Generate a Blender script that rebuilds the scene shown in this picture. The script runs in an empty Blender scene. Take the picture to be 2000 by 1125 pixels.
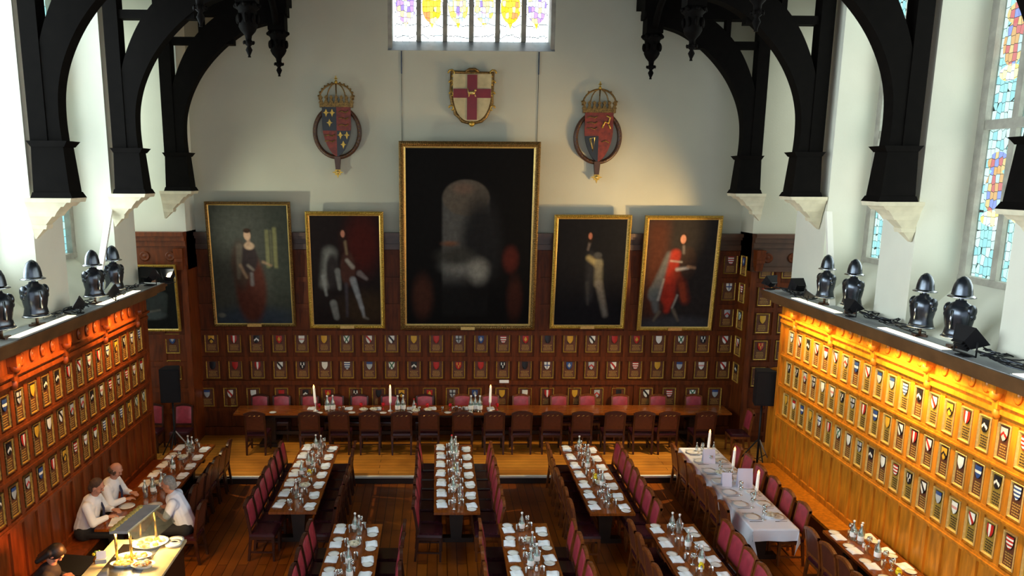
import bpy, math, random
from mathutils import Matrix, Vector, Euler
import numpy as np

SC = bpy.context.scene
COL = SC.collection
PI = math.pi
rnd = random.Random(7)

# ------------------------------------------------------------------ camera
cam_d = bpy.data.cameras.new('camera')
cam = bpy.data.objects.new('camera', cam_d)
COL.objects.link(cam)
cam_d.sensor_fit = 'HORIZONTAL'
cam_d.sensor_width = 36.0
cam_d.lens = 1499.777 / 2000 * 36.0
cam_d.shift_x = (1000 - 880.555) / 2000
cam_d.shift_y = (630.46 - 562.5) / 2000
cam_d.clip_end = 200
R_ = Vector((0.99981552, -0.01856252, 0.0049361))
F_ = Vector((0.01915865, 0.98211163, -0.18732243))
U_ = Vector((-0.00137063, 0.18738244, 0.98228608))
cm = Matrix.Identity(4)
for i in range(3):
    cm[i][0] = R_[i]; cm[i][1] = U_[i]; cm[i][2] = -F_[i]
cm.translation = (-0.022894, -17.410719, 6.125513)
cam.matrix_world = cm
SC.camera = cam

# ------------------------------------------------------------------ world, exposure
SC.view_settings.view_transform = 'Standard'
SC.view_settings.look = 'None'
SC.view_settings.gamma = 1.0
SC.view_settings.use_curve_mapping = False
SC.view_settings.exposure = 0.72
w = bpy.data.worlds.new('world'); SC.world = w; w.use_nodes = True
w.node_tree.nodes['Background'].inputs[0].default_value = (0.80, 0.90, 1.0, 1)
w.node_tree.nodes['Background'].inputs[1].default_value = 0.9

def area(name, loc, direction, sx, sy, power, col, spread=PI, along_y=False):
    l = bpy.data.lights.new(name, 'AREA'); l.shape = 'RECTANGLE'; l.size = sx; l.size_y = sy
    l.energy = power; l.color = col; l.spread = spread
    o = bpy.data.objects.new(name, l); COL.objects.link(o)
    o.location = loc
    o.rotation_euler = Vector(direction).to_track_quat('-Z', 'Y').to_euler()
    if along_y:                                     # long side of the strip runs down the hall
        z = -Vector(direction).normalized(); y = Vector((0, 1, 0)); x = y.cross(z).normalized()
        o.rotation_euler = Matrix((x, z.cross(x), z)).transposed().to_euler()
    return o
def spot(name, loc, target, power, col, ang, blend=0.8, r=0.08):
    l = bpy.data.lights.new(name, 'SPOT'); l.energy = power; l.color = col
    l.spot_size = math.radians(ang); l.spot_blend = blend; l.shadow_soft_size = r
    o = bpy.data.objects.new(name, l); COL.objects.link(o); o.location = loc
    o.rotation_euler = (Vector(target) - Vector(loc)).to_track_quat('-Z', 'Y').to_euler()
    return o

XL, XR = -5.722, 6.778          # panelling faces of the two long walls
WL, WR = -5.82, 6.93            # plaster faces above the ledge
LZL, LZR = 4.02, 3.94           # ledge tops
# daylight at the tall windows of the long walls (just inside the glass)
DAY = (0.82, 0.95, 1.0)
WIN_Y = [(-5.35, -3.75), (-8.2, -6.35), (-11.0, -9.15), (-13.8, -11.9), (-16.6, -14.6)]
for i, (ya, yb) in enumerate(WIN_Y):
    ym = (ya + yb) / 2
    area('daylight', (WL - 0.78, ym, 7.1), (1, 0, 0), abs(yb - ya), 4.7, 150, DAY, 2.1)
    area('daylight', (WR + 0.78, ym, 7.1), (-1, 0, 0), abs(yb - ya), 4.7, 50, (0.94, 1.0, 0.93), 2.1)
area('daylight', (WL - 1.9, -1.6, 7.0), (1, -0.25, -0.2), 1.6, 4.5, 60, (0.85, 1.0, 0.93))
area('daylight', (WR + 1.9, -1.6, 7.0), (-1, -0.25, -0.2), 1.6, 4.5, 40, (0.9, 1.0, 0.95))
# warm strips of the lamps under the two ledges
WARM = (1.0, 0.62, 0.20)
LAMPS_R = [(-5.2, -3.6, 34), (-7.9, -6.4, 60), (-10.4, -9.1, 60)]
LAMPS_L = [(-5.0, -3.4, 30), (-7.6, -5.95, 24), (-10.4, -9.0, 26)]
for a, b, p in LAMPS_R:
    area('ledge_lamp_or_fill_light', (6.47, (a + b) / 2, LZR - 0.24), (0.6, 0, -1), 0.07, b - a, p * 0.30, WARM, 1.7, True)
area('ledge_lamp_or_fill_light', (6.47, -7.0, LZR - 0.24), (0.5, 0, -1), 0.07, 8.2, 44, WARM, 1.7, True)  # added full-length fill strip, evens the light between the lamp runs
for a, b, p in LAMPS_L:
    area('ledge_lamp_or_fill_light', (-5.41, (a + b) / 2, LZL - 0.24), (-0.6, 0, -1), 0.07, b - a, p * 0.55, (1.0, 0.50, 0.13), 1.9, True)
# floodlights on the ledge ends, turned to the portraits
spot('floodlight_or_fill_beam', (6.45, -2.55, 4.2), (3.9, 0, 5.3), 330, (1.0, 0.66, 0.28), 70)
spot('floodlight_or_fill_beam', (6.45, -3.2, 4.2), (1.9, 0, 5.9), 200, (1.0, 0.72, 0.36), 60)
spot('floodlight_or_fill_beam', (-5.35, -2.7, 4.3), (-2.9, 0, 5.0), 150, (0.95, 1.0, 0.8), 80)

spot('floodlight_or_fill_beam', (6.40, -2.5, 4.15), (2.6, -1.7, 0.1), 420, (1.0, 0.72, 0.36), 75)  # added fill spot that brightens the dais floor from the right
spot('floodlight_or_fill_beam', (-5.25, -2.4, 4.25), (-2.0, -1.8, 0.1), 380, (1.0, 0.76, 0.42), 75)  # matching fill spot added for the left half of the dais

# ------------------------------------------------------------------ materials
MATS = {}
def mat(name, col, rough=0.6, metal=0.0, spec=0.5, noise=0.12, scale=6.0, emit=None, es=0.0, col2=None,
        stretch=(1, 1, 1), bump=0.0, bscale=40, coat=0.0):
    m = bpy.data.materials.new(name); m.use_nodes = True
    nt = m.node_tree; b = nt.nodes['Principled BSDF']
    b.inputs['Roughness'].default_value = rough
    b.inputs['Metallic'].default_value = metal
    b.inputs['Specular IOR Level'].default_value = spec
    b.inputs['Coat Weight'].default_value = coat
    c1 = tuple(col) + (1,)
    c2 = tuple(col2) + (1,) if col2 else tuple(max(0, x * (1 - 2.2 * noise)) for x in col) + (1,)
    if noise > 0 or col2:
        tc = nt.nodes.new('ShaderNodeTexCoord'); mp = nt.nodes.new('ShaderNodeMapping')
        mp.inputs['Scale'].default_value = stretch
        n = nt.nodes.new('ShaderNodeTexNoise'); n.inputs['Scale'].default_value = scale; n.inputs['Detail'].default_value = 4
        r = nt.nodes.new('ShaderNodeValToRGB')
        r.color_ramp.elements[0].position = 0.3; r.color_ramp.elements[0].color = c2
        r.color_ramp.elements[1].position = 0.7; r.color_ramp.elements[1].color = c1
        nt.links.new(tc.outputs['Object'], mp.inputs['Vector']); nt.links.new(mp.outputs[0], n.inputs['Vector'])
        nt.links.new(n.outputs['Fac'], r.inputs['Fac']); nt.links.new(r.outputs['Color'], b.inputs['Base Color'])
    else:
        b.inputs['Base Color'].default_value = c1
    if bump > 0:
        tc2 = nt.nodes.new('ShaderNodeTexCoord'); n2 = nt.nodes.new('ShaderNodeTexNoise'); n2.inputs['Scale'].default_value = bscale
        bp = nt.nodes.new('ShaderNodeBump'); bp.inputs['Strength'].default_value = bump; bp.inputs['Distance'].default_value = 0.01
        nt.links.new(tc2.outputs['Object'], n2.inputs['Vector']); nt.links.new(n2.outputs['Fac'], bp.inputs['Height']); nt.links.new(bp.outputs[0], b.inputs['Normal'])
    if emit:
        b.inputs['Emission Color'].default_value = tuple(emit) + (1,); b.inputs['Emission Strength'].default_value = es
    MATS[name] = m
    return m

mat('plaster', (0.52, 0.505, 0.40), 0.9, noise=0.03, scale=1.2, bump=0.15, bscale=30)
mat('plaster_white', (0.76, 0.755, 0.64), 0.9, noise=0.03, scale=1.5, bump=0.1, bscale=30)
mat('stone', (0.42, 0.40, 0.34), 0.9, noise=0.15, scale=5, bump=0.3)
mat('corbel_stone', (0.78, 0.72, 0.52), 0.85, noise=0.08, scale=6)
mat('oak_black', (0.0045, 0.0035, 0.003), 0.7, noise=0.2, scale=8, spec=0.05)
mat('oak_right_lit', (0.66, 0.225, 0.012), 0.38, noise=0.22, scale=4, stretch=(4, 4, 0.6), spec=0.5)  # panelling oak with the warm-lit brightness of the right wall put into its colour
mat('oak_left_shaded', (0.23, 0.045, 0.006), 0.38, noise=0.25, scale=4, stretch=(4, 4, 0.6), spec=0.5)  # same oak, the dimness of the left wall put into its colour
mat('oak_end', (0.15, 0.031, 0.004), 0.5, spec=0.22, noise=0.25, scale=4, stretch=(4, 4, 0.6))
mat('oak_cornice', (0.09, 0.035, 0.015), 0.4, noise=0.2, scale=4)
mat('oak_ledge', (0.16, 0.075, 0.028), 0.35, noise=0.2, scale=3)
mat('gold', (0.68, 0.42, 0.07), 0.35, metal=0.55, noise=0.2, scale=30)
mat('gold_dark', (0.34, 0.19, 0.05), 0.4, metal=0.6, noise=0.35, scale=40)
mat('gold_bright', (0.85, 0.60, 0.20), 0.3, metal=0.6, noise=0.12, scale=30)
mat('board_gold', (0.40, 0.24, 0.03), 0.5, noise=0.2, scale=10)
mat('board_dark', (0.14, 0.04, 0.012), 0.5, noise=0.2, scale=10)
mat('ink', (0.03, 0.015, 0.008), 0.6, noise=0)
mat('ink_gold', (0.42, 0.24, 0.05), 0.5, noise=0)
mat('arms_red', (0.24, 0.028, 0.010), 0.45, noise=0.25, scale=14)
mat('cross_red', (0.20, 0.004, 0.008), 0.4, noise=0.1)
mat('cross_cream', (0.62, 0.50, 0.26), 0.5, noise=0.15, scale=5)
ENAMEL = {'white': (0.78, 0.78, 0.70), 'red': (0.45, 0.02, 0.015), 'blue': (0.03, 0.07, 0.22), 'black': (0.012, 0.012, 0.015),
          'gold': (0.62, 0.34, 0.03), 'green': (0.02, 0.13, 0.06), 'silver': (0.42, 0.44, 0.44), 'pink': (0.62, 0.30, 0.26)}
for k, c in ENAMEL.items():
    mat('enamel_' + k, c, 0.35, noise=0.05, scale=30)
mat('leather_red', (0.40, 0.042, 0.065), 0.33, noise=0.15, scale=12, spec=0.6, bump=0.1, bscale=120)
mat('leather_seat', (0.05, 0.010, 0.016), 0.24, noise=0.1, scale=12, spec=0.7)
mat('leather_brown', (0.11, 0.028, 0.014), 0.4, noise=0.15, scale=12)
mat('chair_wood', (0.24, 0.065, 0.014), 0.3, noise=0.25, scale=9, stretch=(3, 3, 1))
mat('chair_wood_dark_or_shaded', (0.065, 0.017, 0.008), 0.3, noise=0.25, scale=9)
mat('table_wood', (0.30, 0.075, 0.010), 0.16, noise=0.25, scale=5, stretch=(6, 1, 1), spec=0.6)
mat('table_wood_long', (0.30, 0.075, 0.010), 0.2, noise=0.2, scale=4, stretch=(0.6, 7, 1), spec=0.6)
mat('table_dark', (0.035, 0.016, 0.009), 0.35, noise=0.2, scale=5)
mat('linen', (0.90, 0.94, 1.0), 0.8, noise=0.0)
mat('cloth', (0.82, 0.84, 0.93), 0.85, noise=0.03, scale=3)
mat('china', (0.88, 0.88, 0.86), 0.15, noise=0.0, spec=0.6)
mat('food_yellow', (0.85, 0.60, 0.15), 0.5, noise=0.3, scale=30)
mat('food_orange', (0.75, 0.30, 0.06), 0.5, noise=0.3, scale=30)
mat('food_pale', (0.85, 0.78, 0.58), 0.6, noise=0.2, scale=25)
mat('yellow', (0.95, 0.75, 0.02), 0.4, noise=0.1)
mat('red_plastic', (0.60, 0.01, 0.02), 0.25, noise=0.0)
mat('paper', (0.78, 0.76, 0.90), 0.9, noise=0)
mat('paper_white', (0.9, 0.9, 0.88), 0.9, noise=0)
mat('wax', (0.93, 0.92, 0.86), 0.5, noise=0, emit=(1, 0.85, 0.6), es=0.15)
mat('flame', (1, 0.5, 0.1), 0.5, noise=0, emit=(1.0, 0.30, 0.05), es=9)
mat('flame_core', (1, 0.9, 0.5), 0.5, noise=0, emit=(1.0, 0.75, 0.35), es=14)
mat('steel', (0.42, 0.45, 0.50), 0.22, metal=1.0, noise=0.15, scale=12)
mat('steel_dark', (0.10, 0.115, 0.14), 0.25, metal=0.85, noise=0.2, scale=10)
mat('brass', (0.75, 0.48, 0.14), 0.22, metal=1.0, noise=0.1)
mat('black_plastic', (0.010, 0.010, 0.012), 0.55, noise=0.1, spec=0.25)
mat('grey_metal', (0.40, 0.42, 0.44), 0.4, noise=0.1)
mat('lamp_glow', (1, 0.9, 0.6), 0.5, noise=0, emit=(1.0, 0.86, 0.50), es=2.6)
mat('skin', (0.56, 0.26, 0.17), 0.5, noise=0.08, scale=15)
mat('hair_grey', (0.33, 0.32, 0.31), 0.8, noise=0.2, scale=40)
mat('hair_brown', (0.09, 0.045, 0.025), 0.8, noise=0.2, scale=40)
mat('hair_black', (0.012, 0.010, 0.010), 0.5, noise=0.2, scale=40)
mat('shirt_white', (0.82, 0.83, 0.88), 0.85, noise=0.03, scale=8)
mat('shirt_blue', (0.70, 0.76, 0.95), 0.85, noise=0.04, scale=8)
mat('tie', (0.02, 0.025, 0.07), 0.5, noise=0)
mat('trousers', (0.012, 0.012, 0.016), 0.8, noise=0)
mat('eye', (0.03, 0.02, 0.015), 0.2, noise=0)
mat('lips', (0.42, 0.13, 0.10), 0.5, noise=0)
mat('carpet_white', (0.88, 0.86, 0.78), 0.6, noise=0)
mat('buffet_top', (0.78, 0.62, 0.36), 0.35, noise=0.12, scale=4)
mat('green_leaf', (0.10, 0.22, 0.05), 0.6, noise=0.2, scale=30)

def glassy(name, tint, f=0.25):
    m = bpy.data.materials.new(name); m.use_nodes = True; nt = m.node_tree
    nt.nodes.remove(nt.nodes['Principled BSDF'])
    out = nt.nodes['Material Output']; tr = nt.nodes.new('ShaderNodeBsdfTransparent'); gl = nt.nodes.new('ShaderNodeBsdfGlossy')
    tr.inputs[0].default_value = tint + (1,); gl.inputs['Roughness'].default_value = 0.16; gl.inputs[0].default_value = (0.97, 1, 1, 1)
    mx = nt.nodes.new('ShaderNodeMixShader'); lw = nt.nodes.new('ShaderNodeLayerWeight'); lw.inputs[0].default_value = f
    nz = nt.nodes.new('ShaderNodeTexNoise'); nz.inputs['Scale'].default_value = 8
    mu = nt.nodes.new('ShaderNodeMath'); mu.operation = 'MULTIPLY_ADD'; mu.inputs[1].default_value = 0.45
    nt.links.new(nz.outputs['Fac'], mu.inputs[0]); nt.links.new(lw.outputs['Facing'], mu.inputs[2])
    nt.links.new(mu.outputs[0], mx.inputs[0]); nt.links.new(tr.outputs[0], mx.inputs[1]); nt.links.new(gl.outputs[0], mx.inputs[2])
    nt.links.new(mx.outputs[0], out.inputs[0]); MATS[name] = m
glassy('glass', (0.90, 0.96, 0.96), 0.6)
glassy('glass_bottle', (0.62, 0.82, 0.80), 0.55)
glassy('glass_sheet', (0.90, 0.95, 0.93), 0.25)

def planks(name, c1, c2, axis, width, rough):
    m = bpy.data.materials.new(name); m.use_nodes = True; nt = m.node_tree; b = nt.nodes['Principled BSDF']
    b.inputs['Roughness'].default_value = rough; b.inputs['Specular IOR Level'].default_value = 0.6
    tc = nt.nodes.new('ShaderNodeTexCoord'); mp = nt.nodes.new('ShaderNodeMapping')
    br = nt.nodes.new('ShaderNodeTexBrick'); br.inputs['Scale'].default_value = 1.0
    br.inputs['Brick Width'].default_value = 2.4; br.inputs['Row Height'].default_value = width; br.inputs['Mortar Size'].default_value = 0.006
    br.inputs['Color1'].default_value = c1 + (1,); br.inputs['Color2'].default_value = c2 + (1,)
    br.inputs['Mortar'].default_value = tuple(x * 0.25 for x in c2) + (1,)
    if axis == 'y': mp.inputs['Rotation'].default_value = (0, 0, PI / 2)
    n = nt.nodes.new('ShaderNodeTexNoise'); n.inputs['Scale'].default_value = 1.3; n.inputs['Detail'].default_value = 5
    mx = nt.nodes.new('ShaderNodeMix'); mx.data_type = 'RGBA'; mx.blend_type = 'MULTIPLY'
    rp = nt.nodes.new('ShaderNodeValToRGB'); rp.color_ramp.elements[0].position = 0.3; rp.color_ramp.elements[0].color = (0.45, 0.42, 0.42, 1)
    rp.color_ramp.elements[1].position = 0.72
    mx.inputs[0].default_value = 1.0
    L = nt.links.new
    L(tc.outputs['Object'], mp.inputs[0]); L(mp.outputs[0], br.inputs['Vector']); L(tc.outputs['Object'], n.inputs['Vector'])
    L(n.outputs['Fac'], rp.inputs[0]); L(br.outputs['Color'], mx.inputs[6]); L(rp.outputs[0], mx.inputs[7]); L(mx.outputs[2], b.inputs['Base Color'])
    MATS[name] = m
planks('floor_boards', (0.52, 0.14, 0.010), (0.33, 0.075, 0.007), 'y', 0.16, 0.32)
planks('dais_boards', (0.85, 0.34, 0.04), (0.74, 0.27, 0.028), 'x', 0.16, 0.42)

def pane_mat(name, base, strength, cols, scale):
    """backlit leaded glass: lozenge lead lines over slightly varied glass, lit from outside"""
    m = bpy.data.materials.new(name); m.use_nodes = True; nt = m.node_tree; b = nt.nodes['Principled BSDF']
    b.inputs['Base Color'].default_value = (0.05, 0.06, 0.06, 1); b.inputs['Roughness'].default_value = 0.2
    tc = nt.nodes.new('ShaderNodeTexCoord'); mp = nt.nodes.new('ShaderNodeMapping')
    L = nt.links.new
    L(tc.outputs['Object'], mp.inputs[0])
    mp.inputs['Scale'].default_value = (1, 1, 0.62)
    v = nt.nodes.new('ShaderNodeTexVoronoi'); v.inputs['Scale'].default_value = scale; v.inputs['Randomness'].default_value = 0.35
    v2 = nt.nodes.new('ShaderNodeTexVoronoi'); v2.inputs['Scale'].default_value = scale; v2.inputs['Randomness'].default_value = 0.35; v2.feature = 'DISTANCE_TO_EDGE'
    L(mp.outputs[0], v.inputs['Vector']); L(mp.outputs[0], v2.inputs['Vector'])
    r = nt.nodes.new('ShaderNodeValToRGB'); e = r.color_ramp.elements
    r.color_ramp.interpolation = 'CONSTANT'
    e[0].position = 0; e[0].color = cols[0] + (1,); e[1].position = 1 / len(cols); e[1].color = cols[1 % len(cols)] + (1,)
    for i in range(2, len(cols)):
        q = e.new(i / len(cols)); q.color = cols[i] + (1,)
    sp = nt.nodes.new('ShaderNodeSeparateColor'); L(v.outputs['Color'], sp.inputs[0]); L(sp.outputs[0], r.inputs[0])
    ed = nt.nodes.new('ShaderNodeMath'); ed.operation = 'GREATER_THAN'; ed.inputs[1].default_value = 0.032; L(v2.outputs['Distance'], ed.inputs[0])
    mu = nt.nodes.new('ShaderNodeMath'); mu.operation = 'MULTIPLY'; mu.inputs[1].default_value = strength; L(ed.outputs[0], mu.inputs[0])
    L(r.outputs[0], b.inputs['Emission Color']); L(mu.outputs[0], b.inputs['Emission Strength'])
    MATS[name] = m
pane_mat('pane_side', None, 0.75, [(0.35, 0.85, 0.85), (0.55, 0.95, 0.85), (0.30, 0.70, 0.75), (0.65, 0.92, 0.88)], 13)
pane_mat('pane_side_arms', None, 0.65, [(0.8, 0.5, 0.2), (0.6, 0.85, 0.85), (0.7, 0.2, 0.2), (0.3, 0.4, 0.9), (0.85, 0.7, 0.3)], 14)
pane_mat('pane_end', None, 2.2, [(0.75, 0.95, 1.0), (0.9, 1.0, 1.0), (0.95, 1, 1)], 7)
pane_mat('pane_end_gold', None, 1.2, [(1.0, 0.62, 0.02), (1.0, 0.8, 0.08), (0.9, 0.3, 0.1), (1.0, 0.7, 0.05), (1.0, 0.9, 0.4)], 14)
pane_mat('pane_end_violet', None, 1.0, [(0.55, 0.35, 0.85), (0.85, 0.65, 0.85), (0.35, 0.25, 0.75), (0.9, 0.85, 0.4), (0.85, 0.9, 1)], 14)
pane_mat('pane_end_pale', None, 1.1, [(0.55, 0.75, 0.85), (0.95, 0.85, 0.35), (0.7, 0.8, 0.9), (1.0, 0.75, 0.15)], 14)

def art_mat():
    m = bpy.data.materials.new('oil_paint'); m.use_nodes = True; nt = m.node_tree; b = nt.nodes['Principled BSDF']
    at = nt.nodes.new('ShaderNodeAttribute'); at.attribute_name = 'paint'
    n = nt.nodes.new('ShaderNodeTexNoise'); n.inputs['Scale'].default_value = 9; n.inputs['Detail'].default_value = 6
    r = nt.nodes.new('ShaderNodeValToRGB'); r.color_ramp.elements[0].color = (0.7, 0.7, 0.7, 1); r.color_ramp.elements[0].position = 0.3; r.color_ramp.elements[1].position = 0.7
    mx = nt.nodes.new('ShaderNodeMix'); mx.data_type = 'RGBA'; mx.blend_type = 'MULTIPLY'; mx.inputs[0].default_value = 1
    tc = nt.nodes.new('ShaderNodeTexCoord'); L = nt.links.new
    L(tc.outputs['Object'], n.inputs['Vector']); L(n.outputs['Fac'], r.inputs[0]); L(at.outputs['Color'], mx.inputs[6]); L(r.outputs[0], mx.inputs[7])
    L(mx.outputs[2], b.inputs['Base Color']); b.inputs['Roughness'].default_value = 0.6; b.inputs['Specular IOR Level'].default_value = 0.06
    MATS['oil_paint'] = m
art_mat()

# ------------------------------------------------------------------ mesh builder
class MB:
    def __init__(s): s.v = []; s.f = []; s.m = []; s.s = []; s.mats = []; s.T = Matrix.Identity(4)
    def mi(s, m):
        if m not in s.mats: s.mats.append(m)
        return s.mats.index(m)
    def add(s, vs, fs, m, smooth=False):
        k = len(s.v); i = s.mi(m)
        s.v += [tuple(s.T @ Vector(p)) for p in vs]
        for f in fs: s.f.append(tuple(k + j for j in f)); s.m.append(i); s.s.append(smooth)
        return s
    def box(s, x0, x1, y0, y1, z0, z1, m):
        return s.add([(x0, y0, z0), (x1, y0, z0), (x1, y1, z0), (x0, y1, z0), (x0, y0, z1), (x1, y0, z1), (x1, y1, z1), (x0, y1, z1)],
                     [(0, 3, 2, 1), (4, 5, 6, 7), (0, 1, 5, 4), (1, 2, 6, 5), (2, 3, 7, 6), (3, 0, 4, 7)], m)
    def frus(s, c0, s0, c1, s1, m):
        """box tapering from rectangle (centre c0, half sizes s0) to (c1, s1)"""
        a = [(c0[0] + i * s0[0], c0[1] + j * s0[1], c0[2]) for i, j in ((-1, -1), (1, -1), (1, 1), (-1, 1))]
        b = [(c1[0] + i * s1[0], c1[1] + j * s1[1], c1[2]) for i, j in ((-1, -1), (1, -1), (1, 1), (-1, 1))]
        return s.add(a + b, [(0, 3, 2, 1), (4, 5, 6, 7), (0, 1, 5, 4), (1, 2, 6, 5), (2, 3, 7, 6), (3, 0, 4, 7)], m)
    def lathe(s, prof, m, c=(0, 0, 0), n=12, smooth=True, sx=1, sy=1):
        vs = []; fs = []
        for r, z in prof:
            for k in range(n):
                a = 2 * PI * k / n; vs.append((c[0] + sx * r * math.cos(a), c[1] + sy * r * math.sin(a), c[2] + z))
        for i in range(len(prof) - 1):
            for k in range(n):
                k2 = (k + 1) % n; fs.append((i * n + k, i * n + k2, (i + 1) * n + k2, (i + 1) * n + k))
        fs.append(tuple(range(n))[::-1]); fs.append(tuple((len(prof) - 1) * n + k for k in range(n)))
        return s.add(vs, fs, m, smooth)
    def tube(s, pts, r, m, n=8, closed=False, smooth=True):
        pts = [Vector(p) for p in pts]; N = len(pts); rs = r if isinstance(r, (list, tuple)) else [r] * N
        vs = []; fs = []; up = None
        for i, p in enumerate(pts):
            a = pts[(i - 1) % N] if (closed or i > 0) else p; b = pts[(i + 1) % N] if (closed or i < N - 1) else p
            t = (b - a).normalized()
            if up is None:
                up = Vector((0, 0, 1)) if abs(t.z) < 0.9 else Vector((1, 0, 0))
            sd = t.cross(up).normalized(); up = sd.cross(t).normalized()
            for k in range(n):
                q = 2 * PI * k / n; vs.append(tuple(p + rs[i] * (math.cos(q) * sd + math.sin(q) * up)))
        M_ = N if closed else N - 1
        for i in range(M_):
            j = (i + 1) % N
            for k in range(n):
                k2 = (k + 1) % n; fs.append((i * n + k, j * n + k, j * n + k2, i * n + k2))
        if not closed:
            fs.append(tuple(range(n))); fs.append(tuple((N - 1) * n + k for k in range(n))[::-1])
        return s.add(vs, fs, m, smooth)
    def prism(s, poly, y0, y1, m, side=None):
        """polygon in x-z, extruded along y"""
        n = len(poly)
        vs = [(x, y0, z) for x, z in poly] + [(x, y1, z) for x, z in poly]
        s.add(vs, [tuple(range(n)), tuple(range(2 * n - 1, n - 1, -1))], m)
        s.add(vs, [(i, n + i, n + (i + 1) % n, (i + 1) % n) for i in range(n)], side or m)
        return s
    def ball(s, c, r, m, n=12, k=8, sc=(1, 1, 1)):
        pr = [(max(1e-4, math.sin(PI * i / k)), -math.cos(PI * i / k)) for i in range(k + 1)]
        vs = []; fs = []
        for a, b in pr:
            for j in range(n):
                q = 2 * PI * j / n; vs.append((c[0] + r * sc[0] * a * math.cos(q), c[1] + r * sc[1] * a * math.sin(q), c[2] + r * sc[2] * b))
        for i in range(k):
            for j in range(n):
                j2 = (j + 1) % n; fs.append((i * n + j, i * n + j2, (i + 1) * n + j2, (i + 1) * n + j))
        return s.add(vs, fs, m, True)
    def mesh(s, name):
        me = bpy.data.meshes.new(name); me.from_pydata(s.v, [], s.f)
        for m in s.mats: me.materials.append(MATS[m])
        me.polygons.foreach_set('material_index', s.m); me.polygons.foreach_set('use_smooth', s.s)
        me.update(); return me
    def obj(s, name, parent=None):
        o = bpy.data.objects.new(name, s.mesh(name)); COL.objects.link(o)
        if parent: o.parent = parent
        return o

def tag(o, label=None, cat=None, group=None, kind=None):
    if label: o['label'] = label
    if cat: o['category'] = cat
    if group: o['group'] = group
    if kind: o['kind'] = kind
    return o
def thing(name, loc, rz=0, label=None, cat=None, group=None):
    o = bpy.data.objects.new(name, None); COL.objects.link(o); o.empty_display_size = 0.1
    o.location = loc; o.rotation_euler = (0, 0, rz)
    return tag(o, label, cat, group)
def part(name, me, parent, label=None):
    o = bpy.data.objects.new(name, me); COL.objects.link(o); o.parent = parent
    if label: o['label'] = label
    return o
def single(name, me, loc, rz=0, label=None, cat=None, group=None):
    o = bpy.data.objects.new(name, me); COL.objects.link(o); o.location = loc; o.rotation_euler = (0, 0, rz)
    return tag(o, label, cat, group)
def struct(mb, name, parent=None):
    o = mb.obj(name, parent); o['kind'] = 'structure'
    return o
ORD = ['zeroth', 'first', 'second', 'third', 'fourth', 'fifth', 'sixth', 'seventh', 'eighth', 'ninth', 'tenth', 'eleventh', 'twelfth',
       'thirteenth', 'fourteenth', 'fifteenth', 'sixteenth', 'seventeenth', 'eighteenth', 'nineteenth', 'twentieth', 'twenty-first',
       'twenty-second', 'twenty-third', 'twenty-fourth', 'twenty-fifth', 'twenty-sixth']

DZ = 0.15          # height of the dais
DE = -2.69         # its front edge
TOP = 10.4         # where the walls end under the roof

# ------------------------------------------------------------------ floor, dais, ceiling
fl = struct(MB().box(-9, 10, -20, 1.0, -0.3, 0.0, 'floor_boards'), 'floor')
da = struct(MB().box(-8.9, 9.9, DE, 0.9, 0.0, DZ, 'dais_boards'), 'floor_dais')
struct(MB().box(-8.9, 9.9, DE - 0.02, DE - 0.001, 0.001, DZ - 0.03, 'table_dark'), 'trim_1', da)
struct(MB().box(-8.9, 9.9, DE - 0.035, DE + 0.03, DZ - 0.03, DZ + 0.006, 'carpet_white'), 'trim_2', da)
mb = MB()
mb.add([(WL - 3, -20, TOP), (WR + 3, -20, TOP), (WR + 3, 0.5, TOP), (WL - 3, 0.5, TOP)], [(0, 1, 2, 3)], 'oak_black')
mb.box(WL - 3, WR + 3, -20, 0.5, TOP, TOP + 0.2, 'oak_black')
struct(mb, 'ceiling')

# ------------------------------------------------------------------ end wall
ew = MB()
WX0, WX1, WZ = -1.07, 2.54, 9.03
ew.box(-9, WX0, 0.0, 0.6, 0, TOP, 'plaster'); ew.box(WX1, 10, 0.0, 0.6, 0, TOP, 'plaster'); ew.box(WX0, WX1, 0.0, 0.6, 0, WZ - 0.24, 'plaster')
wall_end = struct(ew, 'wall_end')
# window in the end wall
wn = thing('window_1', (0, 0, 0)); wn['kind'] = 'structure'
mb = MB()
mb.add([(WX0, -0.04, WZ - 0.24), (WX1, -0.04, WZ - 0.24), (WX1, 0.28, WZ), (WX0, 0.28, WZ), (WX0, 0.28, WZ - 0.24), (WX1, 0.28, WZ - 0.24)],
       [(0, 1, 2, 3), (0, 3, 4), (1, 5, 2), (0, 4, 5, 1)], 'grey_metal')
mb.box(WX0, WX0 + 0.09, 0.02, 0.42, WZ - 0.2, TOP, 'stone'); mb.box(WX1 - 0.09, WX1, 0.02, 0.42, WZ - 0.2, TOP, 'stone')
struct(mb, 'window_frame', wn)
nw = 6; bw = (WX1 - WX0 - 0.18) / nw
for i in range(1, nw):
    x = WX0 + 0.09 + bw * i
    m2 = MB(); m2.prism([(x - 0.05, WZ - 0.01), (x + 0.05, WZ - 0.01), (x + 0.05, TOP), (x - 0.05, TOP)], 0.16, 0.4, 'stone')
    struct(m2, 'mullion', wn)
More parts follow.
